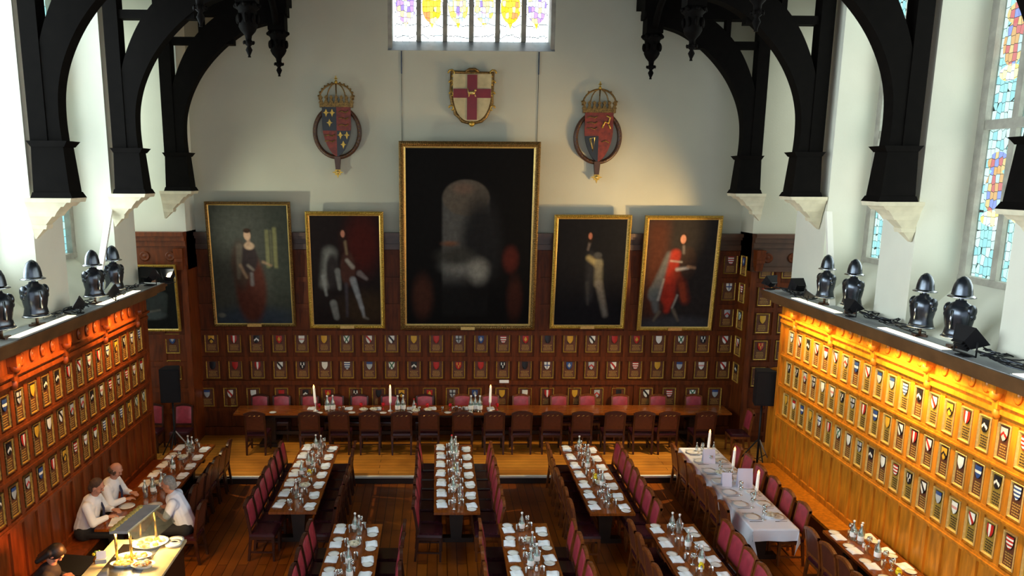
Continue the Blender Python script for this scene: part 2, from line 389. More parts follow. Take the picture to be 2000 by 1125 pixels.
for i in range(nw):
    x0 = WX0 + 0.09 + bw * i; xc = x0 + bw / 2
    m2 = MB(); m2.box(x0 + 0.04, x0 + bw - 0.04, 0.30, 0.32, WZ, TOP, 'pane_end')
    mt = ['pane_end_violet', 'pane_end_gold', 'pane_end_pale', 'pane_end_pale', 'pane_end_gold', 'pane_end_violet'][i]
    # round shield of coloured glass with a pointed foot
    cz = WZ + 0.72; pts = []
    for k in range(24):
        a = 2 * PI * k / 24; rr = 0.235
        pts.append((xc + rr * 0.92 * math.cos(a), cz + 0.34 * math.sin(a)))
    m2.prism(pts, 0.29, 0.298, mt)
    m2.prism([(xc - 0.05, cz - 0.33), (xc, cz - 0.46), (xc + 0.05, cz - 0.33)], 0.29, 0.298, 'pane_end_gold')
    m2.prism([(xc - 0.1, cz + 0.12), (xc + 0.1, cz + 0.12), (xc + 0.09, cz - 0.08), (xc, cz - 0.2), (xc - 0.09, cz - 0.08)], 0.282, 0.289,
             'pane_end_gold' if i in (1, 4) else 'pane_end_violet')
    o = m2.obj('pane', wn); o['kind'] = 'structure'

# end-wall wainscot: rails, stiles, cornice, dado
EX0, EX1 = -5.42, 6.90
mb = MB()
mb.box(EX0, EX1, -0.03, -0.0, DZ, 4.8, 'oak_end')
px0, pitch, zr, zp = -1.207 - 0.1035, 0.517, 2.61, 0.617       # first stile left of frame 0
i0, i1 = -8, 16
for i in range(i0, i1 + 1):
    x = px0 + i * pitch
    if EX0 < x < EX1 - 0.05:
        mb.box(x - 0.055, x + 0.055, -0.06, -0.03, 1.46, 4.5, 'oak_end')
for k in range(-2, 4):
    z = zr + k * zp - 0.03
    mb.box(EX0, EX1, -0.066, -0.03, z - 0.055, z + 0.055, 'oak_end')
mb.box(EX0, EX1, -0.14, -0.0, 1.36, 1.46, 'oak_end')            # dado rail
mb.box(EX0, EX1, -0.10, -0.0, DZ, 1.36, 'oak_end')
mb.box(EX0, EX1, -0.16, -0.1, DZ, 0.35, 'oak_end'); mb.box(EX0, EX1, -0.13, -0.1, 0.72, 0.80, 'oak_end')
for i in range(-11, 14):
    x = px0 + 0.47 + i * 0.499
    if EX0 + 0.1 < x < EX1 - 0.1: mb.box(x - 0.04, x + 0.04, -0.125, -0.1, 0.35, 1.36, 'oak_end')
wains = mb.obj('wainscot', wall_end)
mb = MB()
for (z0, z1, d) in ((4.50, 4.62, 0.09), (4.62, 4.74, 0.05), (4.74, 4.80, 0.13), (4.80, 4.88, 0.19)):
    mb.box(EX0, EX1, -d, 0, z0, z1, 'oak_cornice')
mb.obj('cornice', wall_end)

# wings standing forward at both ends, with plaster above
for side in ('left', 'right'):
    x0, x1 = (WL - 2.6, EX0) if side == 'left' else (EX1, WR + 2.6)
    mm = 'oak_left_shaded' if side == 'left' else 'oak_end'
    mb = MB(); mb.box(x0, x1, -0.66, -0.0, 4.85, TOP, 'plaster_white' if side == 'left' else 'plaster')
    ww = struct(mb, 'wall_wing_' + side)
    mb = MB(); mb.box(x0, x1, -0.68, -0.0, DZ, 4.85, mm)
    e = x1 if side == 'left' else x0; sg = -1 if side == 'left' else 1
    mb.box(min(e, e + sg * 0.13), max(e, e + sg * 0.13), -0.76, -0.68, DZ, 4.1, mm)
    for k in range(6):
        x = e + sg * (0.13 + 0.5 * k)
        if k: mb.box(x - 0.05, x + 0.05, -0.71, -0.68, DZ, 4.1, mm)
    for z in (0.35, 0.9, 1.40, 2.0, 2.62, 3.24, 3.8):
        mb.box(x0, x1, -0.715, -0.68, z - 0.05, z + 0.05, mm)
    mb.obj('wainscot', ww)
    mb = MB()
    for (z0, z1, d) in ((4.1, 4.2, 0.10), (4.2, 4.62, 0.04), (4.62, 4.74, 0.10), (4.74, 4.84, 0.16), (4.84, 4.93, 0.22)):
        mb.box(x0, x1 + (0.0 if side == 'left' else 0), -0.68 - d, 0, z0, z1, mm if side == 'left' else 'oak_cornice')
    mb.obj('cornice', ww)
    # carved frieze of the wing
    for k in range(4):
        x = e + sg * (0.35 + 0.55 * k)
        mb = MB(); mb.lathe([(0.10, 0), (0.11, 0.025), (0.085, 0.03), (0.06, 0.01), (0.035, 0.025), (0.01, 0.03)], mm, n=14)
        o = mb.obj('carved_medallion', ww); o.location = (x, -0.72, 4.4); o.rotation_euler = (PI / 2, 0, 0)
    mb = MB()
    mb.frus((e + sg * 0.12, -0.80, 4.12), (0.07, 0.07), (e + sg * 0.12, -0.84, 4.58), (0.10, 0.11), mm); mb.box(e + sg * 0.12 - 0.09, e + sg * 0.12 + 0.09, -0.93, -0.72, 4.3, 4.36, mm)
    mb.obj('carved_bracket', ww)

# ------------------------------------------------------------------ long walls
def long_wall(side):
    sg = -1 if side == 'left' else 1          # outward direction
    X = XL if side == 'left' else XR
    W = WL if side == 'left' else WR
    LZ = LZL if side == 'left' else LZR
    oak = 'oak_left_shaded' if side == 'left' else 'oak_right_lit'
    pl = 'plaster_white'
    def bx(mb, a, b, y0, y1, z0, z1, m):
        mb.box(min(a, b), max(a, b), y0, y1, z0, z1, m)
    root = MB()
    piers = [(-3.75, -2.6), (-6.35, -5.5), (-9.15, -8.25), (-11.95, -11.1), (-14.7, -13.9), (-17.4, -16.6)]
    if side == 'left': piers[0] = (-3.42, -2.45); piers[1] = (-6.2, -5.3); piers[2] = (-9.0, -8.1)
    for a, b in piers:
        bx(root, W, W + sg * 0.95, a, b, LZ - 0.3, TOP, pl)
    # solid wall behind the panelling
    bx(root, X + sg * 0.05, W + sg * 0.95, -20, piers[0][1], 0, LZ - 0.05, pl)
    # window wall with openings closed above and below, sloping sills
    for k in range(len(piers)):
        a = piers[k][0]; b = piers[k + 1][1] if k + 1 < len(piers) else -20
        x0 = W + sg * 0.0; x1 = W + sg * 0.87
        vs = [(x0, b, LZ - 0.04), (x0, a, LZ - 0.04), (x1, a, 4.74), (x1, b, 4.74)]
        root.add(vs, [(0, 1, 2, 3) if sg > 0 else (0, 3, 2, 1)], pl)
        bx(root, W + sg * 0.86, W + sg * 0.95, b, a, LZ - 0.05, 4.75, pl)
        bx(root, W, W + sg * 0.95, b, a, 9.75, TOP, pl)
    # bay beyond the last pier
    bx(root, W + sg * 2.5, W + sg * 2.6, -2.7, 0, 0, TOP, pl)
    bx(root, W + sg * 0.9, W + sg * 2.55, piers[0][0], piers[0][0] + 0.1, 0, TOP, pl)
    wl = struct(root, 'wall_' + side)
    # windows in the recesses
    for k in range(3):
        a = piers[k][0]; b = piers[k + 1][1]
        wn = thing('window_%d' % (k + (2 if side == 'left' else 5)), (0, 0, 0)); wn['kind'] = 'structure'
        fr = MB(); xa, xb = W + sg * 0.70, W + sg * 0.86
        bx(fr, xa, xb, a - 0.14, a, 4.68, 9.75, 'stone'); bx(fr, xa, xb, b, b + 0.14, 4.68, 9.75, 'stone')
        bx(fr, xa + sg * 0.01, xb, b + 0.139, a - 0.139, 6.80, 6.93, 'stone'); bx(fr, xa + sg * 0.01, xb, b + 0.139, a - 0.139, 9.6, 9.75, 'stone')
        bx(fr, W + sg * 0.69, xb, b, a, 4.66, 4.75, 'stone')
        struct(fr, 'window_frame', wn)
        n = 3; wdt = (a - b - 0.28) / n
        for i in range(1, n):
            y = b + 0.14 + wdt * i; m2 = MB(); bx(m2, xa + sg * 0.02, xb, y - 0.055, y + 0.055, 4.75, 9.6, 'stone'); struct(m2, 'mullion', wn)
        for i in range(n):
            for (z0, z1) in ((4.75, 6.80), (6.93, 9.6)):
                y0 = b + 0.14 + wdt * i + (0.055 if i else 0); y1 = b + 0.14 + wdt * (i + 1) - (0.055 if i < n - 1 else 0)
                m2 = MB(); bx(m2, W + sg * 0.80, W + sg * 0.81, y0, y1, z0, z1, 'pane_side')
                zc = z0 + (1.22 if z0 < 5 else 1.0); yc = (y0 + y1) / 2; rr = (y1 - y0) * 0.42
                for (dz, hh, mtn) in ((0, rr * 1.5, 'pane_side_arms'), (rr * 1.9, rr * 0.7, 'pane_side_arms'), (-rr * 1.9, rr * 0.55, 'pane_end_pale')):
                    vs = [(W + sg * 0.795, yc + rr * math.cos(2 * PI * q / 16), zc + dz + hh * math.sin(2 * PI * q / 16)) for q in range(16)]
                    m2.add(vs, [tuple(range(16))], mtn)
                struct(m2, 'pane', wn)
    # ---- wainscot
    yend = -2.55 if side == 'left' else -2.80
    wb = MB()
    bx(wb, X + sg * 0.05, X + sg * 0.02, -20, yend, 0, LZ - 0.1, oak)
    rowz = [(3.25, 2.80), (2.64, 2.19), (2.02, 1.56)]
    yS, sS = (-7.655, 0.35938) if side == 'left' else (-3.053, -0.32918)
    fw = 0.215
    # stiles halfway between frames
    idx = range(-12, 16) if side == 'left' else range(-1, 34)
    ys = []
    for i in idx:
        if side == 'left': yc = yS + sS * i + fw / 2
        else: yc = yS + sS * i - fw / 2
        ys.append((i, yc))
        st = yc + (sS if side == 'left' else sS) / 2
        if -18 < st < yend - 0.05:
            bx(wb, X + sg * 0.03, X - sg * 0.005, st - 0.045, st + 0.045, 1.50, 3.34, oak)
            bx(wb, X + sg * 0.03, X - sg * 0.015, st - 0.03, st + 0.03, 0.50, 1.46, oak)
    for z in (3.34, 2.72, 2.105, 1.47):
        bx(wb, X + sg * 0.03, X - sg * 0.012, -20, yend, z - 0.05, z + 0.05, oak)
        bx(wb, X + sg * 0.03, X - sg * 0.03, -20, yend, z - 0.012, z + 0.012, oak)
    bx(wb, X + sg * 0.03, X - sg * 0.02, -20, yend, 0.50, 0.60, oak)
    bx(wb, X + sg * 0.10, X - sg * 0.03, yend - 0.02, yend + 0.07, 0, 3.78, oak)     # end pilaster
    bx(wb, X + sg * 0.05, W + sg * 0.2, yend - 0.02, yend + 0.05, 0, LZ - 0.1, oak)
    wb.obj('wainscot', wl)
    fz = MB()
    bx(fz, X + sg * 0.03, X - sg * 0.06, -20, yend + 0.04, 3.36, 3.42, oak)
    bx(fz, X + sg * 0.03, X - sg * 0.02, -20, yend + 0.04, 3.42, 3.76, oak)
    bx(fz, X + sg * 0.03, X - sg * 0.09, -20, yend + 0.06, 3.48, 3.52, oak)
    fz.obj('frieze', wl)
    # brackets and medallions
    if side == 'right': b0 = [yS + sS * (1.0 + 4 * k) - 0.02 for k in range(0, 8)]; st = sS
    else: b0 = [yS + sS * (0.65 + 4 * k) + 0.04 for k in range(-3, 4)]; st = sS
    for y in b0:
        m2 = MB()
        bx(m2, X, X - sg * 0.16, y - 0.06, y + 0.06, 3.62, 3.78, oak)
        m2.T = Matrix.Identity(4)
        m2.ball((X - sg * 0.10, y, 3.60), 0.075, oak, 10, 6, (1, 0.9, 1.2))
        bx(m2, X, X - sg * 0.10, y - 0.045, y + 0.045, 3.42, 3.62, oak)
        m2.ball((X - sg * 0.06, y, 3.36), 0.055, oak, 10, 6, (1, 0.8, 1.5))
        m2.obj('carved_bracket', wl)
        for q in range(1, 5):
            yy = y + st * 4 * q / 5
            if -18 < yy < yend - 0.05:
                m3 = MB(); m3.lathe([(0.055, 0), (0.062, 0.022), (0.045, 0.03), (0.03, 0.012), (0.02, 0.03), (0.005, 0.032)], oak, n=14, sx=1.0, sy=1.6)
                o = m3.obj('carved_medallion', wl); o.location = (X - sg * 0.02, yy, 3.64); o.rotation_euler = (0, -sg * PI / 2, 0)
                o.rotation_euler = (PI / 2, 0, -sg * PI / 2)
    # ledge
    lg = MB()
    fx = X - sg * 0.33
    bx(lg, fx, W + sg * 0.02, -20, yend + 0.45, LZ - 0.07, LZ, 'oak_ledge')
    bx(lg, fx + sg * 0.03, W + sg * 0.02, -20, yend + 0.42, LZ - 0.15, LZ - 0.07, 'oak_ledge')
    bx(lg, fx + sg * 0.09, X + sg * 0.04, -20, yend + 0.1, LZ - 0.20, LZ - 0.15, 'oak_ledge')
    lg.obj('ledge', wl)
    if True:
        m2 = MB(); bx(m2, fx + sg * 0.04, W + sg * 0.01, -20, yend + 0.40, LZ, LZ + 0.006, 'grey_metal'); m2.obj('ledge_top', wl)
    return wl, ys, yend, rowz

wl_l, ys_l, yend_l, rowz = long_wall('left')
wl_r, ys_r, yend_r, _ = long_wall('right')

# benches along both walls
for side in ('left', 'right'):
    sg = -1 if side == 'left' else 1; X = XL if side == 'left' else XR; oak = 'oak_left_shaded' if side == 'left' else 'oak_right_lit'
    ye = yend_l if side == 'left' else yend_r
    t = thing('wall_bench', (X - sg * 0.2, -10, 0), 0, 'long plain oak bench built along the %s panelled wall' % side, 'bench')
    m2 = MB(); m2.box(-0.19, 0.19, -7, 10 + ye - 0.1, 0.45, 0.50, oak); part('seat', m2.mesh('seat'), t)
    m2 = MB(); m2.box(-0.12, 0.18, -6.9, 10 + ye - 0.2, 0.0, 0.45, 'table_dark'); part('seat_front', m2.mesh('seat_front'), t)

# low oak screen closing the far end of the right wall
t = thing('oak_screen', (6.98, -2.70, DZ), 0, 'low sloping-topped oak screen at far end of the right panelled wall', 'screen')
m2 = MB()
m2.add([(0, 0, 0), (0, 0.75, 0), (0, 0.75, 2.02), (0, 0, 2.25), (0.05, 0, 0), (0.05, 0.75, 0), (0.05, 0.75, 2.02), (0.05, 0, 2.25)],
       [(0, 1, 2, 3), (7, 6, 5, 4), (0, 3, 7, 4), (1, 5, 6, 2), (3, 2, 6, 7), (0, 4, 5, 1)], 'oak_right_lit')
part('panel', m2.mesh('panel'), t)
m2 = MB(); m2.tube([(0.025, -0.02, 2.27), (0.025, 0.78, 2.03)], 0.045, 'oak_right_lit', 8); part('top_rail', m2.mesh('top_rail'), t)

# ------------------------------------------------------------------ armorial panels
def shield_poly(w, h):
    pts = [(-w / 2, h / 2), (w / 2, h / 2)]
    for k in range(1, 8):
        a = k / 8; pts.append((w / 2 * math.cos(a * PI / 2) ** 0.8, h / 2 - h * 0.35 - h * 0.65 * math.sin(a * PI / 2)))
    pts.append((0, -h / 2))
    for k in range(7, 0, -1):
        a = k / 8; pts.append((-w / 2 * math.cos(a * PI / 2) ** 0.8, h / 2 - h * 0.35 - h * 0.65 * math.sin(a * PI / 2)))
    return pts
def shield_half(v, w):          # half width at v (0 top .. 1 foot)
    if v < 0.35: return w / 2
    return w / 2 * max(0.0, math.cos(((v - 0.35) / 0.65) * PI / 2)) ** 0.6
def shield_mesh(w, h, pat, c1, c2, d=0.02, nu=12, nv=14):
    mb = MB(); vs = []
    for j in range(nv + 1):
        v = j / nv; hw = max(shield_half(v, w), 0.002)
        for i in range(nu + 1):
            u = -1 + 2 * i / nu; vs.append((u * hw, -d * (1 - 0.35 * u * u), h / 2 - v * h))
    def f(u, v):
        if pat == 'plain': return c1
        if pat == 'chief': return c2 if v < 0.3 else c1
        if pat == 'fess': return c2 if 0.36 < v < 0.58 else c1
        if pat == 'bars': return c2 if int(v * 7) % 2 else c1
        if pat == 'bend': return c2 if abs(v - (u + 1) / 2 * 0.85) < 0.15 else c1
        if pat == 'chevron': return c2 if abs(v - (0.38 + abs(u) * 0.3)) < 0.11 else c1
        if pat == 'pale': return c2 if abs(u) < 0.3 else c1
        if pat == 'quarter': return c2 if (u < 0) == (v < 0.5) else c1
        if pat == 'cross': return c2 if abs(u) < 0.22 or 0.34 < v < 0.52 else c1
        if pat == 'saltire': return c2 if abs(abs(u) - abs(v - 0.45) * 1.9) < 0.24 else c1
        if pat == 'roundels': return c2 if min((u - a) ** 2 + ((v - b) * 1.2) ** 2 for a, b in ((-.5, .22), (.5, .22), (0, .62))) < 0.05 else c1
        if pat == 'lozenge': return c2 if abs(u) / 0.6 + abs(v - 0.45) / 0.32 < 1 else c1
    n = nu + 1
    for j in range(nv):
        for i in range(nu):
            u = -1 + 2 * (i + 0.5) / nu; v = (j + 0.5) / nv
            k = j * n + i
            mb.add([vs[k], vs[k + 1], vs[k + n + 1], vs[k + n]], [(0, 3, 2, 1)], 'enamel_' + f(u, v))
    rim = shield_poly(w, h)
    mb.add([(x * 1.0, 0, z) for x, z in rim] + [(x, -d * 0.66, z) for x, z in rim],
           [(i, (i + 1) % len(rim), len(rim) + (i + 1) % len(rim), len(rim) + i) for i in range(len(rim))], 'enamel_black')
    return mb.mesh('shield')
DESC = {'plain': '{0}', 'chief': '{1}-topped {0}', 'fess': '{1}-banded {0}', 'bars': '{0} and {1} barred', 'bend': '{0} with {1} diagonal',
        'chevron': '{0} with {1} chevron', 'pale': '{0} with {1} upright', 'quarter': '{0} and {1} quartered', 'cross': '{1}-crossed {0}',
        'saltire': '{0} with {1} saltire', 'roundels': '{1}-spotted {0}', 'lozenge': '{0} with {1} lozenge'}
VARS = [('plain', 'white', 'white'), ('chevron', 'black', 'white'), ('bend', 'white', 'red'), ('fess', 'blue', 'white'), ('chief', 'white', 'red'), ('bars', 'white', 'blue'),
        ('lozenge', 'red', 'gold'), ('cross', 'silver', 'black'), ('saltire', 'white', 'green'), ('quarter', 'black', 'gold'), ('roundels', 'black', 'white'),
        ('bend', 'white', 'black'), ('plain', 'gold', 'gold'), ('chevron', 'silver', 'red'), ('pale', 'red', 'white'), ('lozenge', 'blue', 'silver'),
        ('fess', 'white', 'pink'), ('plain', 'black', 'black'), ('chief', 'silver', 'blue'), ('bars', 'red', 'white'), ('roundels', 'red', 'gold'), ('cross', 'white', 'blue'),
        ('chevron', 'gold', 'black'), ('plain', 'red', 'red')]
SH_S = [shield_mesh(0.115, 0.17, *v) for v in VARS]
SH_E = [shield_mesh(0.135, 0.18, *v) for v in VARS]
def frame_mesh(w, h, t, d, m, m_in=None):
    mb = MB()
    o = [(-w / 2, -h / 2), (w / 2, -h / 2), (w / 2, h / 2), (-w / 2, h / 2)]
    def ring(k): return [(x - math.copysign(k, x), z - math.copysign(k, z)) for x, z in o]
    rings = [(ring(0), 0), (ring(0), -d * 0.7), (ring(t * 0.3), -d), (ring(t * 0.7), -d * 0.75), (ring(t), -d * 0.3), (ring(t), 0)]
    vs = []
    for r, y in rings: vs += [(x, y, z) for x, z in r]
    for k in range(len(rings) - 1):
        mb.add(vs, [(k * 4 + i, k * 4 + (i + 1) % 4, (k + 1) * 4 + (i + 1) % 4, (k + 1) * 4 + i) for i in range(4)], m if k < 3 or not m_in else m_in)
    return mb.mesh('frame')
def text_mesh(w, h, rows, m, seed):
    r = random.Random(seed); mb = MB()
    for k in range(rows):
        z = h / 2 - (k + 0.5) * h / rows; ww = w * (0.98 - 0.25 * r.random()); x = -ww / 2
        while x < ww / 2 - 0.01:
            L = r.uniform(0.012, 0.035); e = min(x + L, ww / 2)
            mb.box(x, e, -0.002, 0, z - h / rows * 0.26, z + h / rows * 0.22, m); x = e + 0.008
    return mb.mesh('inscription')
FR_S = frame_mesh(0.215, 0.452, 0.024, 0.035, 'gold_bright'); FR_L = frame_mesh(0.215, 0.452, 0.020, 0.035, 'gold_dark', 'gold')  # left frames: dimness painted as dark gilding, inner highlight as brighter gold
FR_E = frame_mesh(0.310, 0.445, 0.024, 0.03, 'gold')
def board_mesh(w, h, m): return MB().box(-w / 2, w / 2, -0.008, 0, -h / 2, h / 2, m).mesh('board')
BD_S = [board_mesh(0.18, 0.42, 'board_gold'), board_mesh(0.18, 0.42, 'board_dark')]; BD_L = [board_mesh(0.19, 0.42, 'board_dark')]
BD_E = [board_mesh(0.27, 0.41, 'board_dark')]
TX_S = [text_mesh(0.13, 0.17, 5, 'ink', k) for k in range(4)] ; TX_G = [text_mesh(0.13, 0.17, 5, 'ink_gold', k) for k in range(4)]
TX_E = [text_mesh(0.20, 0.14, 4, 'ink_gold', k) for k in range(4)]
def armorial(loc, rz, kind, label_tail, group, v=None):
    v = rnd.randrange(len(VARS)) if v is None else v
    pat, c1, c2 = VARS[v]
    t = thing('armorial_panel', loc, rz, 'framed panel, %s shield, %s' % (DESC[pat].format(c1, c2), label_tail), 'armorial panel', group)
    dark = rnd.random() < 0.25
    if kind == 'r':
        part('frame', FR_S, t); bd = part('board', BD_S[1 if dark else 0], t)
        s = part('shield', SH_S[v], t); s.location = (0, -0.01, 0.10)
        x = part('inscription', (TX_G if dark else TX_S)[rnd.randrange(4)], bd); x.location = (0, -0.009, -0.105)
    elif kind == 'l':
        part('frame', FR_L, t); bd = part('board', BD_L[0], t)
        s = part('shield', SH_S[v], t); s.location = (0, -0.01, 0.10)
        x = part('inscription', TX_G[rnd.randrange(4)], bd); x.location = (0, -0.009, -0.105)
    else:
        part('frame', FR_E, t); bd = part('board', BD_E[0], t)
        s = part('shield', SH_E[v], t); s.location = (0, -0.01, 0.085)
        x = part('inscription', TX_E[rnd.randrange(4)], bd); x.location = (0, -0.009, -0.105)
    return t
RN = ['top', 'middle', 'bottom']
light_bias = [0, 2, 4, 5, 7, 8, 11, 13, 16, 18, 21, 1, 3, 10, 14, 12, 19, 22]
for r, (zt, zb) in enumerate(rowz):
    for i in range(0, 20):
        yc = ys_r[i + 1][1]
        armorial((XR + 0.018, yc, (zt + zb) / 2), -PI / 2, 'r', '%s from far end, right wall %s row' % (ORD[i + 1], RN[r]), 'armorial panels on the right wall', rnd.choice(light_bias))
    L = [y for y in ys_l if -8.5 < y[1] < -2.6]
    L.sort(key=lambda q: -q[1])
    for k, (i, yc) in enumerate(L):
        armorial((XL - 0.018, yc, (zt + zb) / 2), PI / 2, 'l', '%s from far end, left wall %s row' % (ORD[k + 1], RN[r]), 'armorial panels on the left wall', rnd.choice(light_bias))
V1 = [22, 14, 1, 6, 16, 12, 8, 2, 11, 12, 23, 7, 15, 19, 6, 17, 12, 11, 23, 6, 0, 8, 10, 2]
V2 = [17, 23, 14, 11, 10, 0, 5, 18, 8, 1, 23, 20, 23, 10, 17, 21, 15, 13, 2, 19, 12, 18, 16, 2]
for k in range(24):
    i = k - 8; x = -1.207 + i * 0.517 + 0.155 - 0.001
    armorial((x, -0.031, 2.557 - 0.222), 0, 'e', '%s from left, end wall row under portraits' % ORD[k + 1], 'armorial panels on the end wall', V1[k])
    armorial((x, -0.031, 1.935 - 0.222), 0, 'e', '%s from left, end wall row above dado' % ORD[k + 1], 'armorial panels on the end wall', V2[k])
for k in range(1, 4):
    x = -1.207 + 15 * 0.517 + 0.155
    armorial((x, -0.031, 2.335 + k * 0.617), 0, 'e', '%s up the column right of rightmost portrait' % ORD[k], 'armorial panels on the end wall')
DX = [392, 437, 482, 537, 584, 628, 682, 727, 772, 827, 872, 916, 969.5, 1015, 1059, 1113, 1157, 1200, 1255, 1301, 1347, 1392]
V3 = [18, 2, 0, 23, 1, 6, 10, 17, 22, 6, 7, 15, 12, 0, 14, 12, 13, 17, 11, 19, 8, 18]
for k, px in enumerate(DX):
    x = (px - 852.2) / 84.3 + 0.155 - 0.03
    armorial((x, -0.101, 1.06), 0, 'e', '%s from left, low dado row behind high table' % ORD[k + 1], 'armorial panels on the dado', V3[k])
for k in range(2):
    for r in range(5):
        armorial((EX1 + 0.36 + 0.5 * k, -0.685, 1.70 + 0.617 * r), 0, 'e', 'right wing %s column, %s from bottom' % (('left', 'right')[k], ORD[r + 1]), 'armorial panels on the right wing')
for r in range(2):
    armorial((EX0 - 0.43, -0.685, 2.46 - 0.60 * r), 0, 'e', ('left wing, right under the framed half-length portrait', 'left wing, behind the loudspeaker')[r], 'armorial panels on the left wing')
# small panels on the return of the right wing
for r in range(5):
    armorial((EX1 - 0.006, -0.36, 1.72 + 0.617 * r), -PI / 2, 'e', 'narrow side of right wing, %s from bottom' % ORD[r + 1], 'armorial panels on the wing return')

# white note and little things on the dado rail
single('paper_note', MB().box(-0.11, 0.11, -0.01, 0.0, -0.035, 0.035, 'paper_white').mesh('paper_note'), (1.56, -0.142, 1.445), 0, 'small white card propped on the dado rail behind high table', 'card')

# ------------------------------------------------------------------ paintings
def smooth(a, b, x):
    t = np.clip((x - a) / (b - a), 0, 1); return t * t * (3 - 2 * t)
class Art:
    def __init__(s, w, h, base, nx, ny):
        s.nx, s.ny = nx, ny
        s.u, s.v = np.meshgrid(np.linspace(0, 1, nx + 1), np.linspace(0, 1, ny + 1))   # v from top
        s.c = np.ones(s.u.shape + (3,)) * np.array(base)
        s.asp = h / w
    def mix(s, a, col): s.c = s.c * (1 - a[..., None]) + np.array(col) * a[..., None]
    def ell(s, cx, cy, rx, ry, col, soft=0.25, op=1, ang=0):
        x = s.u - cx; y = (s.v - cy) * s.asp; rx_, ry_ = rx, ry * s.asp
        ca, sa = math.cos(ang), math.sin(ang); X = x * ca + y * sa; Y = -x * sa + y * ca
        d = np.sqrt((X / rx_) ** 2 + (Y / ry_) ** 2)
        s.mix(op * (1 - smooth(1 - soft, 1 + soft, d)), col)
    def bar(s, x0, y0, x1, y1, r0, r1, col, soft=0.012, op=0.85):
        soft = soft * 1.8; r0 = r0 * 0.85; r1 = r1 * 0.85; col = tuple(c * 0.8 for c in col)
        ax, ay = x0, y0 * s.asp; bx, by = x1, y1 * s.asp
        px, py = s.u - ax, s.v * s.asp - ay; dx, dy = bx - ax, by - ay
        t = np.clip((px * dx + py * dy) / (dx * dx + dy * dy + 1e-9), 0, 1)
        d = np.sqrt((px - t * dx) ** 2 + (py - t * dy) ** 2) - (r0 + (r1 - r0) * t)
        s.mix(op * (1 - smooth(-soft, soft, d)), col)
    def rect(s, x0, x1, y0, y1, col, soft=0.02, op=1):
        a = smooth(x0 - soft, x0 + soft, s.u) * (1 - smooth(x1 - soft, x1 + soft, s.u)) * smooth(y0 - soft, y0 + soft, s.v) * (1 - smooth(y1 - soft, y1 + soft, s.v))
        s.mix(a * op, col)
def art_mesh(a, w, h):
    ny, nx = a.ny, a.nx
    vs = [((u - 0.5) * w, 0, (0.5 - v) * h) for u, v in zip(a.u.ravel(), a.v.ravel())]
    fs = [(j * (nx + 1) + i, (j + 1) * (nx + 1) + i, (j + 1) * (nx + 1) + i + 1, j * (nx + 1) + i + 1) for j in range(ny) for i in range(nx)]
    me = bpy.data.meshes.new('canvas'); me.from_pydata(vs, [], fs); me.materials.append(MATS['oil_paint'])
    at = me.color_attributes.new('paint', 'FLOAT_COLOR', 'POINT')
    c = np.ones((len(vs), 4), dtype=np.float32); c[:, :3] = a.c.reshape(-1, 3); at.data.foreach_set('color', c.ravel()); me.update()
    return me
def carved_frame(w, h, t, d, m, m_in):
    """gilt frame whose outer moulding is scalloped"""
    mb = MB(); nx, nz = int(w * 24) * 2, int(h * 24) * 2
    per = [(-1 + 2 * i / nx, -1) for i in range(nx)] + [(1, -1 + 2 * i / nz) for i in range(nz)] + [(1 - 2 * i / nx, 1) for i in range(nx)] + [(-1, 1 - 2 * i / nz) for i in range(nz)]
    n = len(per); prof = [(0, 0, 0), (0, -d * 0.6, 0), (t * 0.18, -d * 0.8, 1), (t * 0.36, -d, 2), (t * 0.54, -d * 0.8, 1), (t * 0.72, -d * 0.62, 0), (t * 0.88, -d * 0.5, 0), (t, -d * 0.3, 0), (t, 0, 0)]
    vs = []
    for k, (a, y, b) in enumerate(prof):
        for i, (x, z) in enumerate(per):
            vs.append((x * (w / 2 - a), y - b * 0.009 * (i % 2), z * (h / 2 - a)))
    for k in range(len(prof) - 1):
        mb.add(vs if k == 0 else [], [(o + i + (0 if k == 0 else -len(vs)), o + (i + 1) % n + (0 if k == 0 else -len(vs)), o + n + (i + 1) % n + (0 if k == 0 else -len(vs)), o + n + i + (0 if k == 0 else -len(vs))) for o in (k * n,) for i in range(n)], m if k < 5 else m_in)
    return mb.mesh('frame')
def painting(x0, x1, z0, z1, yb, yt, art, ft, label, gm='gold', gin='gold_bright', name='portrait_painting', cat='painting', plaque=True):
    wd = x1 - x0; h = math.hypot(z1 - z0, yb - yt); ang = math.atan2(yb - yt, z1 - z0)
    t = thing(name, ((x0 + x1) / 2, (yb + yt) / 2, (z0 + z1) / 2), 0, label, cat)
    t.rotation_euler = (ang, 0, 0)
    f = part('picture_frame', carved_frame(wd, h, ft, 0.09, gm, gin), t)
    c = part('canvas', art_mesh(art, wd - 2 * ft + 0.01, h - 2 * ft + 0.01), t); c.location = (0, -0.035, 0)
    mb = MB(); mb.box(-wd / 2, wd / 2, 0, 0.02, -h / 2, h / 2, 'oak_cornice'); part('backing', mb.mesh('backing'), t)
    if plaque:
        mb = MB(); mb.box(-0.16, 0.16, -0.105, -0.085, -0.035, 0.035, 'gold_bright'); p = part('name_plate', mb.mesh('name_plate'), f, 'small gilt name plate'); p.location = (0, 0, -h / 2 + 0.05)
    return t

